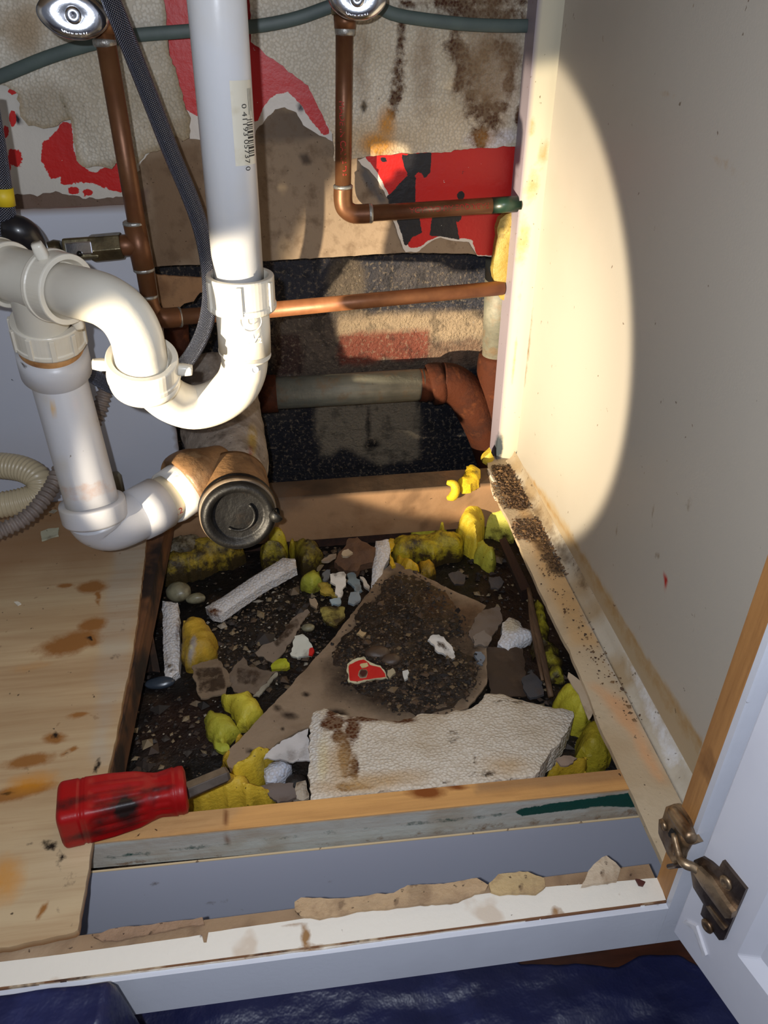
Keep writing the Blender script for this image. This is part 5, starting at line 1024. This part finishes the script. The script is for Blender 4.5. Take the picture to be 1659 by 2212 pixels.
# --- scraps of paper and plaster
m_scrap = mat('paper_scrap', vcol=True, rough=.6, var=[((84, 66, 50), 50, .55, .72, .7)], stains=[(0, (60, 44, 30), 1.3, 110, .15), (1, (196, 28, 20), .4, 90, .05)], specks=[((60, 46, 34), 160, .12, .8, .8)], bump=[('n', 140, .0006)])
SCR = [
 ('paper_scrap', 'red scrap of printed paper with pale torn edges on the mud', 'paper scrap', [(750, 1434), (772, 1420), (786, 1417), (800, 1432), (822, 1438), (832, 1452), (839, 1466), (806, 1468), (772, 1476), (752, 1474)], .029, (206, 196, 160), [(1, [(752, 1437), (774, 1426), (788, 1424), (800, 1436), (822, 1441), (836, 1462), (806, 1466), (772, 1473), (754, 1471)])], [(784, 1455, 11, 11, (66, 22, 18)), (786, 1437, 9, 6, (206, 186, 130))]),
 ('plaster_chip', 'white flaky chip with a brown centre on the mud', 'plaster chip', [(922, 1382), (930, 1374), (948, 1370), (962, 1380), (974, 1394), (984, 1408), (984, 1422), (976, 1426), (962, 1416), (944, 1406), (936, 1392)], .029, (216, 212, 206), [(0, [(940, 1380), (960, 1388), (972, 1404), (962, 1408), (944, 1396)])], []),
 ('plaster_chip', 'clean white chip with a red corner left of the cardboard', 'plaster chip', [(636, 1374), (652, 1369), (666, 1376), (670, 1392), (680, 1404), (674, 1416), (656, 1418), (642, 1424), (624, 1412), (632, 1396)], .020, (206, 206, 192), [(1, [(668, 1400), (684, 1396), (684, 1420), (666, 1418)])], []),
 ('paper_scrap', 'folded pale grey paper tucked under the left end of the big slab', 'paper scrap', [(566, 1640), (580, 1624), (604, 1606), (630, 1592), (650, 1578), (666, 1574), (668, 1642), (640, 1644), (612, 1642), (590, 1636)], .036, (196, 192, 190), [], []),
 ('paper_scrap', 'mottled brown paper square below the amber foam chunk', 'paper scrap', [(412, 1440), (436, 1430), (470, 1424), (490, 1446), (499, 1476), (486, 1496), (456, 1504), (432, 1510), (424, 1482)], .016, (126, 108, 88), [(0, [(420, 1440), (480, 1440), (490, 1490), (430, 1500)])], []),
 ('paper_scrap', 'brown paper triangle in the middle left of the debris', 'paper scrap', [(500, 1446), (516, 1430), (526, 1420), (540, 1440), (560, 1446), (598, 1450), (575, 1476), (555, 1500), (505, 1496), (492, 1470)], .014, (112, 96, 80), [(0, [(510, 1440), (570, 1450), (550, 1480), (510, 1480)])], []),
 ('cardboard_strip', 'muddy cardboard strip with a pale torn edge left of the white chip', 'cardboard', [(552, 1410), (566, 1396), (600, 1380), (622, 1350), (640, 1330), (664, 1316), (668, 1322), (650, 1350), (634, 1380), (612, 1410), (590, 1432), (572, 1422)], .020, (128, 112, 96), [(0, [(580, 1380), (640, 1330), (650, 1350), (600, 1400)])], []),
 ('cardboard_strip', 'thin pale strip lying near the brown paper triangle', 'cardboard', [(548, 1502), (556, 1496), (598, 1450), (603, 1452), (560, 1504)], .018, (150, 144, 128), [], []),
 ('plaster_chip', 'white and black speckled shard in the shard cluster behind the cardboard', 'plaster chip', [(714, 1240), (730, 1236), (744, 1234), (750, 1256), (742, 1272), (738, 1290), (728, 1294), (726, 1268), (716, 1256)], .024, (222, 216, 206), [(0, [(720, 1242), (728, 1242), (724, 1254)])], []),
 ('plaster_chip', 'grey blue shard right of the white speckled shard', 'plaster chip', [(748, 1240), (764, 1236), (776, 1256), (784, 1276), (770, 1278), (756, 1262)], .022, (122, 136, 142), [], []),
 ('plaster_chip', 'pale blue shard beneath the white speckled shard', 'plaster chip', [(758, 1280), (776, 1278), (780, 1294), (764, 1306), (750, 1302)], .020, (136, 146, 152), [], []),
 ('plaster_chip', 'narrow white shard touching the cardboard tip', 'plaster chip', [(778, 1246), (788, 1250), (800, 1266), (798, 1276), (786, 1264)], .022, (190, 182, 170), [], []),
 ('plaster_chip', 'small pale blue chip left of the pale blue shard', 'plaster chip', [(714, 1296), (732, 1291), (738, 1300), (730, 1306), (716, 1306)], .020, (156, 172, 178), [], []),
 ('plaster_chip', 'grey shard beside the lime yellow foam flake', 'plaster chip', [(696, 1240), (706, 1228), (714, 1230), (712, 1250), (700, 1256)], .020, (112, 112, 112), [], []),
 ('plaster_chip', 'tan plaster chip on the brown crumpled board', 'plaster chip', [(740, 1190), (752, 1186), (761, 1194), (752, 1202), (742, 1200)], .044, (178, 158, 130), [], []),
 ('plaster_chip', 'long pale flake in front of the brown crumpled board', 'plaster chip', [(696, 1210), (710, 1198), (728, 1194), (724, 1202), (708, 1212)], .036, (150, 132, 112), [], []),
 ('plaster_chip', 'flat taupe plaster plate beside the white foam lump on the right', 'plaster chip', [(1010, 1372), (1028, 1330), (1048, 1314), (1082, 1312), (1086, 1340), (1070, 1366), (1050, 1382), (1022, 1386)], .022, (108, 94, 84), [], []),
 ('plaster_chip', 'pale taupe plaster chip below the taupe plate', 'plaster chip', [(1020, 1374), (1046, 1362), (1062, 1376), (1052, 1394), (1024, 1396)], .026, (124, 112, 102), [], []),
 ('plaster_chip', 'blue grey plaster chip right of the brown centred chip', 'plaster chip', [(1024, 1412), (1040, 1406), (1048, 1420), (1044, 1438), (1030, 1430)], .024, (112, 120, 130), [], []),
 ('plaster_chip', 'tiny tan chip touching the red scrap', 'plaster chip', [(834, 1446), (848, 1443), (852, 1452), (842, 1462)], .030, (170, 156, 126), [], []),
 ('plaster_chip', 'tiny white chip in the mud right of the red scrap', 'plaster chip', [(870, 1450), (880, 1448), (882, 1464), (874, 1468)], .030, (206, 204, 196), [], []),
 ('plaster_chip', 'tiny cream chip in the mud above the red scrap', 'plaster chip', [(770, 1368), (778, 1358), (792, 1366), (784, 1376)], .030, (176, 150, 110), [], []),
 ('plaster_chip', 'grey slate shard at the right edge of the hole', 'plaster chip', [(1128, 1462), (1150, 1450), (1172, 1476), (1176, 1500), (1146, 1506), (1130, 1490)], .018, (70, 70, 74), [], []),
 ('plaster_chip', 'grey shard in the rear right of the hole', 'plaster chip', [(970, 1240), (990, 1232), (1008, 1244), (1002, 1262), (982, 1262)], .016, (72, 66, 64), [], []),
 ('plaster_chip', 'tilted grey shard in front of the side cleat', 'plaster chip', [(1056, 1246), (1080, 1244), (1090, 1256), (1076, 1272), (1060, 1270)], .016, (80, 74, 72), [], []),
 ('plaster_chip', 'pale curled chip beside the mottled square foam flake', 'plaster chip', [(668, 1292), (680, 1290), (688, 1304), (684, 1316), (672, 1306)], .022, (156, 136, 112), [], []),
 ('plaster_chip', 'grey taupe plaster between the yellow bank and the big slab', 'plaster chip', [(566, 1700), (600, 1688), (636, 1690), (640, 1722), (600, 1734), (580, 1722)], .030, (112, 100, 94), [], []),
 ('paper_scrap', 'dark brown wet paper patch right of the mud', 'paper scrap', [(1046, 1396), (1090, 1400), (1130, 1400), (1136, 1470), (1140, 1505), (1060, 1500), (1050, 1450)], .012, (64, 48, 36), [], []),
 ('paper_scrap', 'crumpled taupe scrap between the foam lumps at the front right', 'paper scrap', [(1200, 1640), (1226, 1634), (1246, 1638), (1240, 1650), (1212, 1652)], .042, (152, 130, 112), [], []),
]
for k, (nm, lb, cat_, poly, lift, c, sts, bls) in enumerate(SCR):
    def f(pt, c=c, sts=sts, bls=bls, k=k):
        base(pt, c); pt.fb(50, tuple(int(q * .8) for q in c), .05, .5, k, .6)
        for ch, pl_ in sts: pt.spoly(ch, pl_, 5, .62 if ch == 0 else .9)
        for (x, y, rx, ry, cc) in bls:
            pt.blob(x, y, rx, ry, cc, 0, .25, .4, 90, k); d = np.hypot((pt.px[:, 0] - x) / rx, (pt.px[:, 1] - y) / ry); pt.st *= ss(d, .75, 1.1)[:, None]
    rnd = random.Random(k); slab(nm, poly, gp(poly, lift, (rnd.uniform(-.12, .12), rnd.uniform(-.05, .25))), .0018 if nm != 'plaster_chip' else .003, m_scrap, lb, cat_, step=.0024, jag=.0020, jsc=190, relief=(.0024, 60), paint=f, seed=k)
q = [(722, 1214), (732, 1190), (756, 1166), (772, 1160), (788, 1170), (812, 1182), (806, 1216), (780, 1222), (770, 1236), (745, 1230)]
slab('fibre_board_chunk', q, gp(q, .032, (0, .3)), .012, mat('crumbled_board', vcol=True, rough=.85, specks=[((50, 36, 26), 120, .16, .6, .8)], bump=[('n', 120, .003)]), 'crumbling brown fibre board chunk left of the short foam strip', 'board chunk', step=.003, jag=.003, jsc=110, relief=(.007, 60), dome=.004,
     paint=lambda p: (base(p, (96, 68, 48)), p.fb(40, (76, 52, 36), 0, .5)))
# stones
m_stone = mat('pale_stone', (136, 130, 104), .35, spec=.5, var=[((84, 70, 50), 60, .45, .65, .8)], specks=[((60, 48, 34), 150, .12, .75, .7)], bump=[('n', 140, .0006)])
def pebble(x, y, rp_, lift, sq_, lb, seed, mt=None):
    c = P(x, y, Z=ZG + lift); r = rp_ * depth(c) / F; n = 20; V = []
    for i in range(n + 1):
        th = math.pi * i / n
        for j in range(28):
            ph = 2 * math.pi * j / 28; V.append([math.sin(th) * math.cos(ph), math.sin(th) * math.sin(ph), math.cos(th)])
    V = np.array(V); V *= (1 + .12 * fbm(V + seed, 1.6, seed))[:, None]; V = c + V * np.array([r * sq_[0], r * sq_[1], r * sq_[2]])
    Fc = [(i * 28 + j, (i + 1) * 28 + j, (i + 1) * 28 + (j + 1) % 28, i * 28 + (j + 1) % 28) for i in range(n) for j in range(28)]
    obj('pebble', V, Fc, mt or m_stone, label=lb, cat='pebble')
pebble(386, 1279, 27, .014, (1, .9, .8), 'round greenish white pebble above the upright foam strip', 1)
pebble(423, 1293, 17, .010, (1.25, .7, .7), 'small oval pale pebble touching the round one', 2)
pebble(666, 1356, 13, .012, (1.1, .8, .6), 'muddy cream pebble left of the cardboard edge', 3)
pebble(345, 1475, 22, .008, (1.5, .7, .5), 'smooth blue grey stone below the upright foam strip', 4, mat('slate_stone', (52, 60, 70), .3))
pebble(815, 1410, 22, .024, (1.3, .8, .5), 'flat brown stone sitting in the mud pile', 5, mat('mud_stone', (78, 62, 50), .5, bump=[('n', 120, .0006)]))
pebble(845, 1425, 20, .024, (1.1, .8, .5), 'second flat brown stone in the mud pile, right of the first', 6, MATS['mud_stone'])
pebble(640, 1690, 20, .022, (1.2, 1, .7), 'black clod between the folded paper and the big foam slab', 7, mat('black_clod', (26, 20, 18), .6, bump=[('n', 100, .003)]))
# splinters
for nm, pts_, r_, lb in (('wood_splinter', [(1142, 1272), (1152, 1330), (1168, 1400), (1190, 1505)], [.0022, .0030, .0032, .0026], 'long thin brown wood splinter leaning down the right side of the hole'),
                         ('wood_splinter', [(1143, 1300), (1148, 1340), (1158, 1400), (1172, 1470)], [.0014, .0022, .0022, .0014], 'shorter wood splinter just left of the long one')):
    p3 = [P(x, y, Z=-.045 - .00009 * (y - 1270)) for x, y in pts_]; V, Fc = tube(p3, r_, 8, 4, sq=6); obj(nm, V, Fc, mat('splinter_wood', (112, 84, 58), .7, wood=((52, 36, 26), 'Y', 160, .8)), label=lb, cat='wood splinter')
V, Fc = hexa([P(x, y, Z=z) for x, y, z in ((1085, 1190, -.082), (1100, 1178, -.082), (1150, 1290, -.082), (1128, 1300, -.082), (1078, 1166, -.05), (1092, 1160, -.05), (1146, 1270, -.05), (1126, 1276, -.05))])
obj('wood_block', V, Fc, m_dark, smooth=False, label='dark brown wood block at the rear right below the side cleat', cat='wood block')
# flakes lying on the plywood and on the rail
def flake(nm, lb, cat_, poly, z, c, th=.0012, rel=.0008, st=None, mt=m_scrap, jag=.0010, sp_=.0025):
    slab(nm, poly, (np.array([0, 0, z]), np.array([0, 0, 1.0])), th, mt, lb, cat_, step=sp_, jag=jag, jsc=150, relief=(rel, 70), paint=lambda p: (base(p, c), p.fb(60, tuple(int(q * .8) for q in c), 0, .5, 3, .6)))
flake('plaster_flake', 'pale green plaster flake on the plywood below the corrugated tube', 'plaster flake', [(88, 1148), (104, 1142), (126, 1140), (127, 1156), (110, 1160), (90, 1167)], .0085, (186, 184, 158), .002)
flake('plaster_flake', 'small pale flake on the plywood beside the drain elbow', 'plaster flake', [(106, 1106), (114, 1100), (124, 1102), (116, 1108)], .0080, (176, 168, 148))
flake('plaster_flake', 'tiny white flake near the left edge of the plywood', 'plaster flake', [(30, 1300), (38, 1299), (45, 1304), (38, 1307)], .0078, (222, 214, 196))
m_plas = mat('plaster_patch', vcol=True, rough=.8, specks=[((60, 42, 30), 170, .24, .6, .85), ((100, 76, 54), 80, .30, .6, .6)], var=[((140, 112, 84), 70, .5, .7, .7)], bump=[('n', 160, .0016)])
flake('plaster_flake', 'oval tan plaster flake on the front rail', 'plaster flake', [(1056, 1908), (1076, 1888), (1104, 1884), (1140, 1884), (1176, 1896), (1180, 1914), (1158, 1930), (1124, 1928), (1080, 1932), (1060, 1926)], .0035, (190, 162, 116), .0025, mt=m_plas)
flake('plaster_flake', 'pointed tan plaster flake standing up at the right end of the front rail', 'plaster flake', [(1256, 1914), (1272, 1882), (1292, 1858), (1310, 1848), (1330, 1862), (1340, 1874), (1332, 1902), (1300, 1906)], .0040, (196, 176, 150), .0025, mt=m_plas)
flake('plaster_flake', 'long crumbly tan plaster crust along the middle of the front rail', 'plaster flake', [(636, 1948), (650, 1938), (700, 1940), (780, 1936), (850, 1928), (880, 1912), (940, 1910), (1000, 1902), (1030, 1898), (1054, 1912), (1050, 1924), (1010, 1936), (990, 1948), (900, 1954), (780, 1968), (690, 1982), (650, 1980), (636, 1966)], .0030, (182, 152, 116), .0022, .0014, mt=m_plas)
flake('paint_chip', 'dark maroon chip on the white front rail near the hinge', 'chip', [(1373, 1898), (1382, 1900), (1393, 1905), (1390, 1914), (1380, 1911)], .0030, (84, 40, 34), .0015)
flake('plaster_flake', 'brown crust on the left part of the front rail', 'plaster flake', [(200, 2024), (236, 2006), (300, 2000), (380, 1990), (436, 1982), (440, 1996), (360, 2008), (290, 2024), (220, 2034)], .0028, (150, 120, 94), .0018, .0014, mt=m_plas)
# loose grit: mouse dirt on the floor strip, crumbs in the hole
def crumbs(name, lb, cat_, polys, zf, n, size, cols, seed, mt):
    rg = np.random.default_rng(seed); parts = []; C_ = []
    tot = 0; W_ = [w for _, w in polys]
    for (poly, w) in polys:
        P_ = np.array(poly, float); lo, hi = P_.min(0), P_.max(0); k = int(n * w / sum(W_)); q = rg.uniform(lo, hi, (k * 6, 2)); q = q[polydist(q, P_) + 10 * rg.normal(0, 1, len(q)) < 0][:k]
        for x, y in q:
            p = zf(x, y); s = size * rg.lognormal(0, .45)
            v = np.array([[1, 0, 0], [-1, 0, 0], [0, 1, 0], [0, -1, 0], [0, 0, 1], [0, 0, -1]]) * s * rg.uniform(.4, 1.3, (6, 1)) * np.array([1.2, 1, .7])
            a = rg.uniform(0, 6.28); ca_, sa_ = math.cos(a), math.sin(a); v = np.column_stack([v[:, 0] * ca_ - v[:, 1] * sa_, v[:, 0] * sa_ + v[:, 1] * ca_, v[:, 2]])
            parts.append((v + p + np.array([0, 0, s * .3]), [(0, 2, 4), (2, 1, 4), (1, 3, 4), (3, 0, 4), (2, 0, 5), (1, 2, 5), (3, 1, 5), (0, 3, 5)])); C_ += [cols[rg.integers(len(cols))]] * 6
    V, Fc = merge(parts); pt = Paint(V, (0, 0, 0)); pt.c = lin(np.array(C_)); obj(name, V, Fc, mt, smooth=False, paint=pt, label=lb, cat=cat_, kind='stuff')
m_grit = mat('loose_grit', vcol=True, rough=.75)
zg = lambda x, y: (lambda p: np.array([p[0], p[1], ground(np.array([p[0]]), np.array([p[1]]))[0]]))(P(x, y, Z=ZG))
crumbs('grit', 'loose grit and crumbs scattered over the soil in the hole', 'grit', [([(320, 1180), (1100, 1160), (1300, 1640), (640, 1720), (250, 1690), (300, 1400)], 1.0), ([(460, 1300), (720, 1240), (700, 1400), (560, 1500), (470, 1420)], .6)], zg, 3600, .0011,
       [(60, 46, 34), (40, 30, 24), (90, 72, 52), (52, 44, 38), (30, 24, 20), (100, 84, 64), (76, 58, 42), (150, 140, 124), (30, 24, 20), (22, 18, 16)], 5, m_grit)
zc = lambda x, y: P(x, y, Z=ZG + .0245)
crumbs('rubble', 'small broken brown and tan rubble lumps strewn between the foam pieces', 'rubble', [([(470, 1300), (720, 1240), (700, 1400), (600, 1500), (470, 1430)], 1.0), ([(640, 1180), (860, 1180), (820, 1240), (660, 1330)], .6), ([(960, 1200), (1090, 1180), (1150, 1300), (1050, 1320)], .5), ([(260, 1520), (440, 1500), (480, 1640), (240, 1690)], .5), ([(1120, 1440), (1200, 1440), (1300, 1640), (1180, 1660)], .5)], zg, 420, .0032,
       [(62, 46, 34), (44, 33, 26), (84, 66, 48), (58, 50, 44), (34, 27, 22), (110, 92, 70), (130, 112, 84)], 11, m_grit)
crumbs('grit', 'dark crumbs scattered over the mud pile on the cardboard', 'grit', [(MUD, 1.0)], zc, 2600, .0012, [(50, 38, 28), (34, 26, 20), (84, 64, 46), (66, 52, 40), (110, 90, 64), (28, 22, 18)], 6, m_grit)
zs = lambda x, y: P(x, y, Z=.0008)
crumbs('droppings_dirt', 'brown crumbly dirt heaped on the far end of the floor strip', 'dirt', [([(1062, 1006), (1118, 1004), (1140, 1040), (1160, 1082), (1140, 1098), (1100, 1100), (1082, 1070)], 1.3), ([(1106, 1136), (1150, 1120), (1184, 1122), (1196, 1160), (1160, 1166), (1120, 1160)], .6), ([(1170, 1150), (1200, 1165), (1232, 1230), (1228, 1246), (1196, 1236)], .35), ([(1060, 1000), (1400, 1560), (1360, 1560), (1180, 1260)], .16)], zs, 6500, .00085,
       [(96, 70, 44), (76, 54, 34), (120, 90, 56), (60, 42, 28), (104, 80, 54)], 7, m_grit)
q = [(1052, 1012), (1068, 1040), (1074, 1064), (1070, 1082), (1064, 1070), (1058, 1046)]
slab('paint_drip', q, plane3(P(1052, 1012, Z=.001), P(1070, 1082, Z=-.014), P(1075, 1060, Z=0)), .003, mat('caulk', (214, 202, 186), .5), 'white dried drip hanging from the far end of the floor strip', 'drip', step=.0025, jag=.0006, dome=.002, domew=.002)

# ================================================================== SCREWDRIVER
sd_ = thing('screwdriver', 'grimy red handled screwdriver lying on the plywood edge and rail', 'screwdriver', P(150, 1765, Z=.0065))
A_ = P(128, 1762, Z=.0245); B_ = P(404, 1704, Z=.0205); ad = B_ - A_; Lh = np.linalg.norm(ad); ad = ad / Lh
m_hand = mat('red_plastic', vcol=True, rough=.42, spec=.35, coat=.0, stains=[(0, (30, 18, 16), .9, 60, .25)], var=[((120, 14, 12), 30, .5, .75, .4)], bump=[('n', 90, .0004)])
prof = [(0, .35), (.0006, .80), (.003, .97), (.007, 1.0), (.16, 1.0), (.165, .95), (.18, 1.0), (.19, .95), (.21, 1.0), (.42, .97), (.60, .90), (.68, .82), (.76, .80), (.84, .84), (.885, .90), (.893, .86), (.91, .91), (.92, .87), (.94, .90), (.985, .86), (1.0, .55)]
t_ = np.concatenate([np.linspace(0, .01, 6)[:-1], np.linspace(.01, 1, 110)]); 
pz = np.array([p[0] for p in prof]); pr = np.array([p[1] for p in prof]); pz = np.where(pz < .02, pz, pz)
V = []; n = 64; upv = np.array([0, 0, 1.0]); upv -= ad * (upv @ ad); upv /= np.linalg.norm(upv); sv = np.cross(ad, upv)
for k, t in enumerate(t_):
    r = .0178 * np.interp(t, [0, .012, .035, .05, .17, .175, .185, .20, .205, .215, .4, .6, .70, .78, .86, .90, .905, .915, .925, .93, .94, .985, 1.0], [.62, .88, .98, 1.0, 1.0, .955, .955, 1.0, .955, 1.0, .97, .88, .80, .78, .84, .88, .84, .84, .88, .84, .885, .86, .66])
    fl_ = .085 * ss(np.array([t]), .24, .30)[0] * (1 - ss(np.array([t]), .62, .70)[0]) + .05 * ss(np.array([t]), .72, .75)[0] * (1 - ss(np.array([t]), .85, .88)[0])
    e = np.interp(t, [0, .6, .75, 1], [7, 6, 3.2, 2.6])
    for i in range(n):
        a = 2 * math.pi * i / n + .25; c_, s_2 = math.cos(a), math.sin(a); rr_ = r / ((abs(c_) ** e + abs(s_2) ** e) ** (1 / e))
        rr_ *= 1 - fl_ * max(0, math.cos(a * 12)) 
        V.append(A_ + ad * Lh * t + rr_ * (math.cos(a) * sv + math.sin(a) * upv))
Fc = [(k * n + i, k * n + (i + 1) % n, (k + 1) * n + (i + 1) % n, (k + 1) * n + i) for k in range(len(t_) - 1) for i in range(n)] + [tuple(range(n))[::-1], tuple((len(t_) - 1) * n + i for i in range(n))]
V = np.array(V); pt = Paint(V, (150, 10, 12))
pt.stain(0, 260, 1740, 60, 26, -10, .7); pt.stain(0, 160, 1730, 60, 10, -10, .6); pt.stain(0, 240, 1770, 80, 14, -12, .5); pt.stain(0, 330, 1725, 20, 30, 0, .5); pt.stain(0, 130, 1740, 30, 14, 0, .6); pt.stain(0, 270, 1745, 36, 40, 0, .9); pt.stain(0, 200, 1800, 90, 10, -14, .6); pt.stain(0, 340, 1705, 60, 8, -10, .6)
obj('handle', V, Fc, m_hand, sd_, paint=pt)
C1 = P(402, 1709, Z=.0200); C2 = P(492, 1671, Z=.0150)
m_sh = mat('dirty_steel', (112, 102, 92), .4, .7, var=[((50, 42, 34), 40, .4, .7, .8)], bump=[('n', 120, .0003)])
V, Fc = tube([C1, C1 + (C2 - C1) * .93, C2], [.0066, .0064, .0052], 6, 1); obj('shank', V, Fc, m_sh, sd_, smooth=False, bevel=.0004)

# ================================================================== TARP
m_tarp = mat('blue_tarp', (26, 30, 66), .42, spec=.4, var=[((15, 18, 44), 9, .4, .65, .8), ((52, 58, 104), 14, .58, .8, .5)], specks=[((130, 140, 180), 60, .04, .95, .5)], bump=[('n', 18, .005)])
nx, ny = 300, 200; xs = np.linspace(-.50, .45, nx); GX, GT = np.meshgrid(xs, np.linspace(0, 1, ny)); x = GX.ravel(); t = GT.ravel()
tq = [P(px_, py_, Z=-.114) for px_, py_ in ((1060, 2086), (1120, 2086), (1200, 2090), (1330, 2090), (1380, 2064), (1470, 2060), (1520, 2090))]
lim = np.interp(x, [-.5, tq[0][0]] + [q[0] for q in tq[1:]], [.318, .318] + [q[1] for q in tq[1:]])
p_ = np.column_stack([x, t * .5, 0 * x]); lim = lim + .003 * fbm(p_ * np.array([1, 0, 1]), 40, 9)
y = -.25 + (lim + .25) * t; p_ = np.column_stack([x, y, 0 * x])
z = -.1165 + .012 * fbm(p_, 9, 3) + .009 * np.abs(fbm(p_ * np.array([1, 2.2, 1]), 14, 8)); z = np.maximum(z, -.1255)
eX = P(284, 2130, Y=.238)[0]; edge = eX + .004 * fbm(p_, 20, 5) - .05 * (.24 - y)
hz = P(200, 2112, Y=.238)[2]
bump = ss(edge - x, -.004, .010) * ss(y, .10, .215) * (1 - ss(y, .236, .250)); z = z * (1 - bump) + (hz + .004 * fbm(p_, 26, 12) - .010 * ss(-x, .20, .27)) * bump
z = np.where((y > .2495), np.minimum(z, -.056), z)
V = np.column_stack([x, y, z]); Fc = [(j * nx + i, j * nx + i + 1, (j + 1) * nx + i + 1, (j + 1) * nx + i) for j in range(ny - 1) for i in range(nx - 1)]
o = obj('tarpaulin', V, Fc, m_tarp, label='crumpled dark blue plastic tarpaulin on the floor in front of the cabinet', cat='tarpaulin')
sm = o.modifiers.new('thickness', 'SOLIDIFY'); sm.thickness = .001
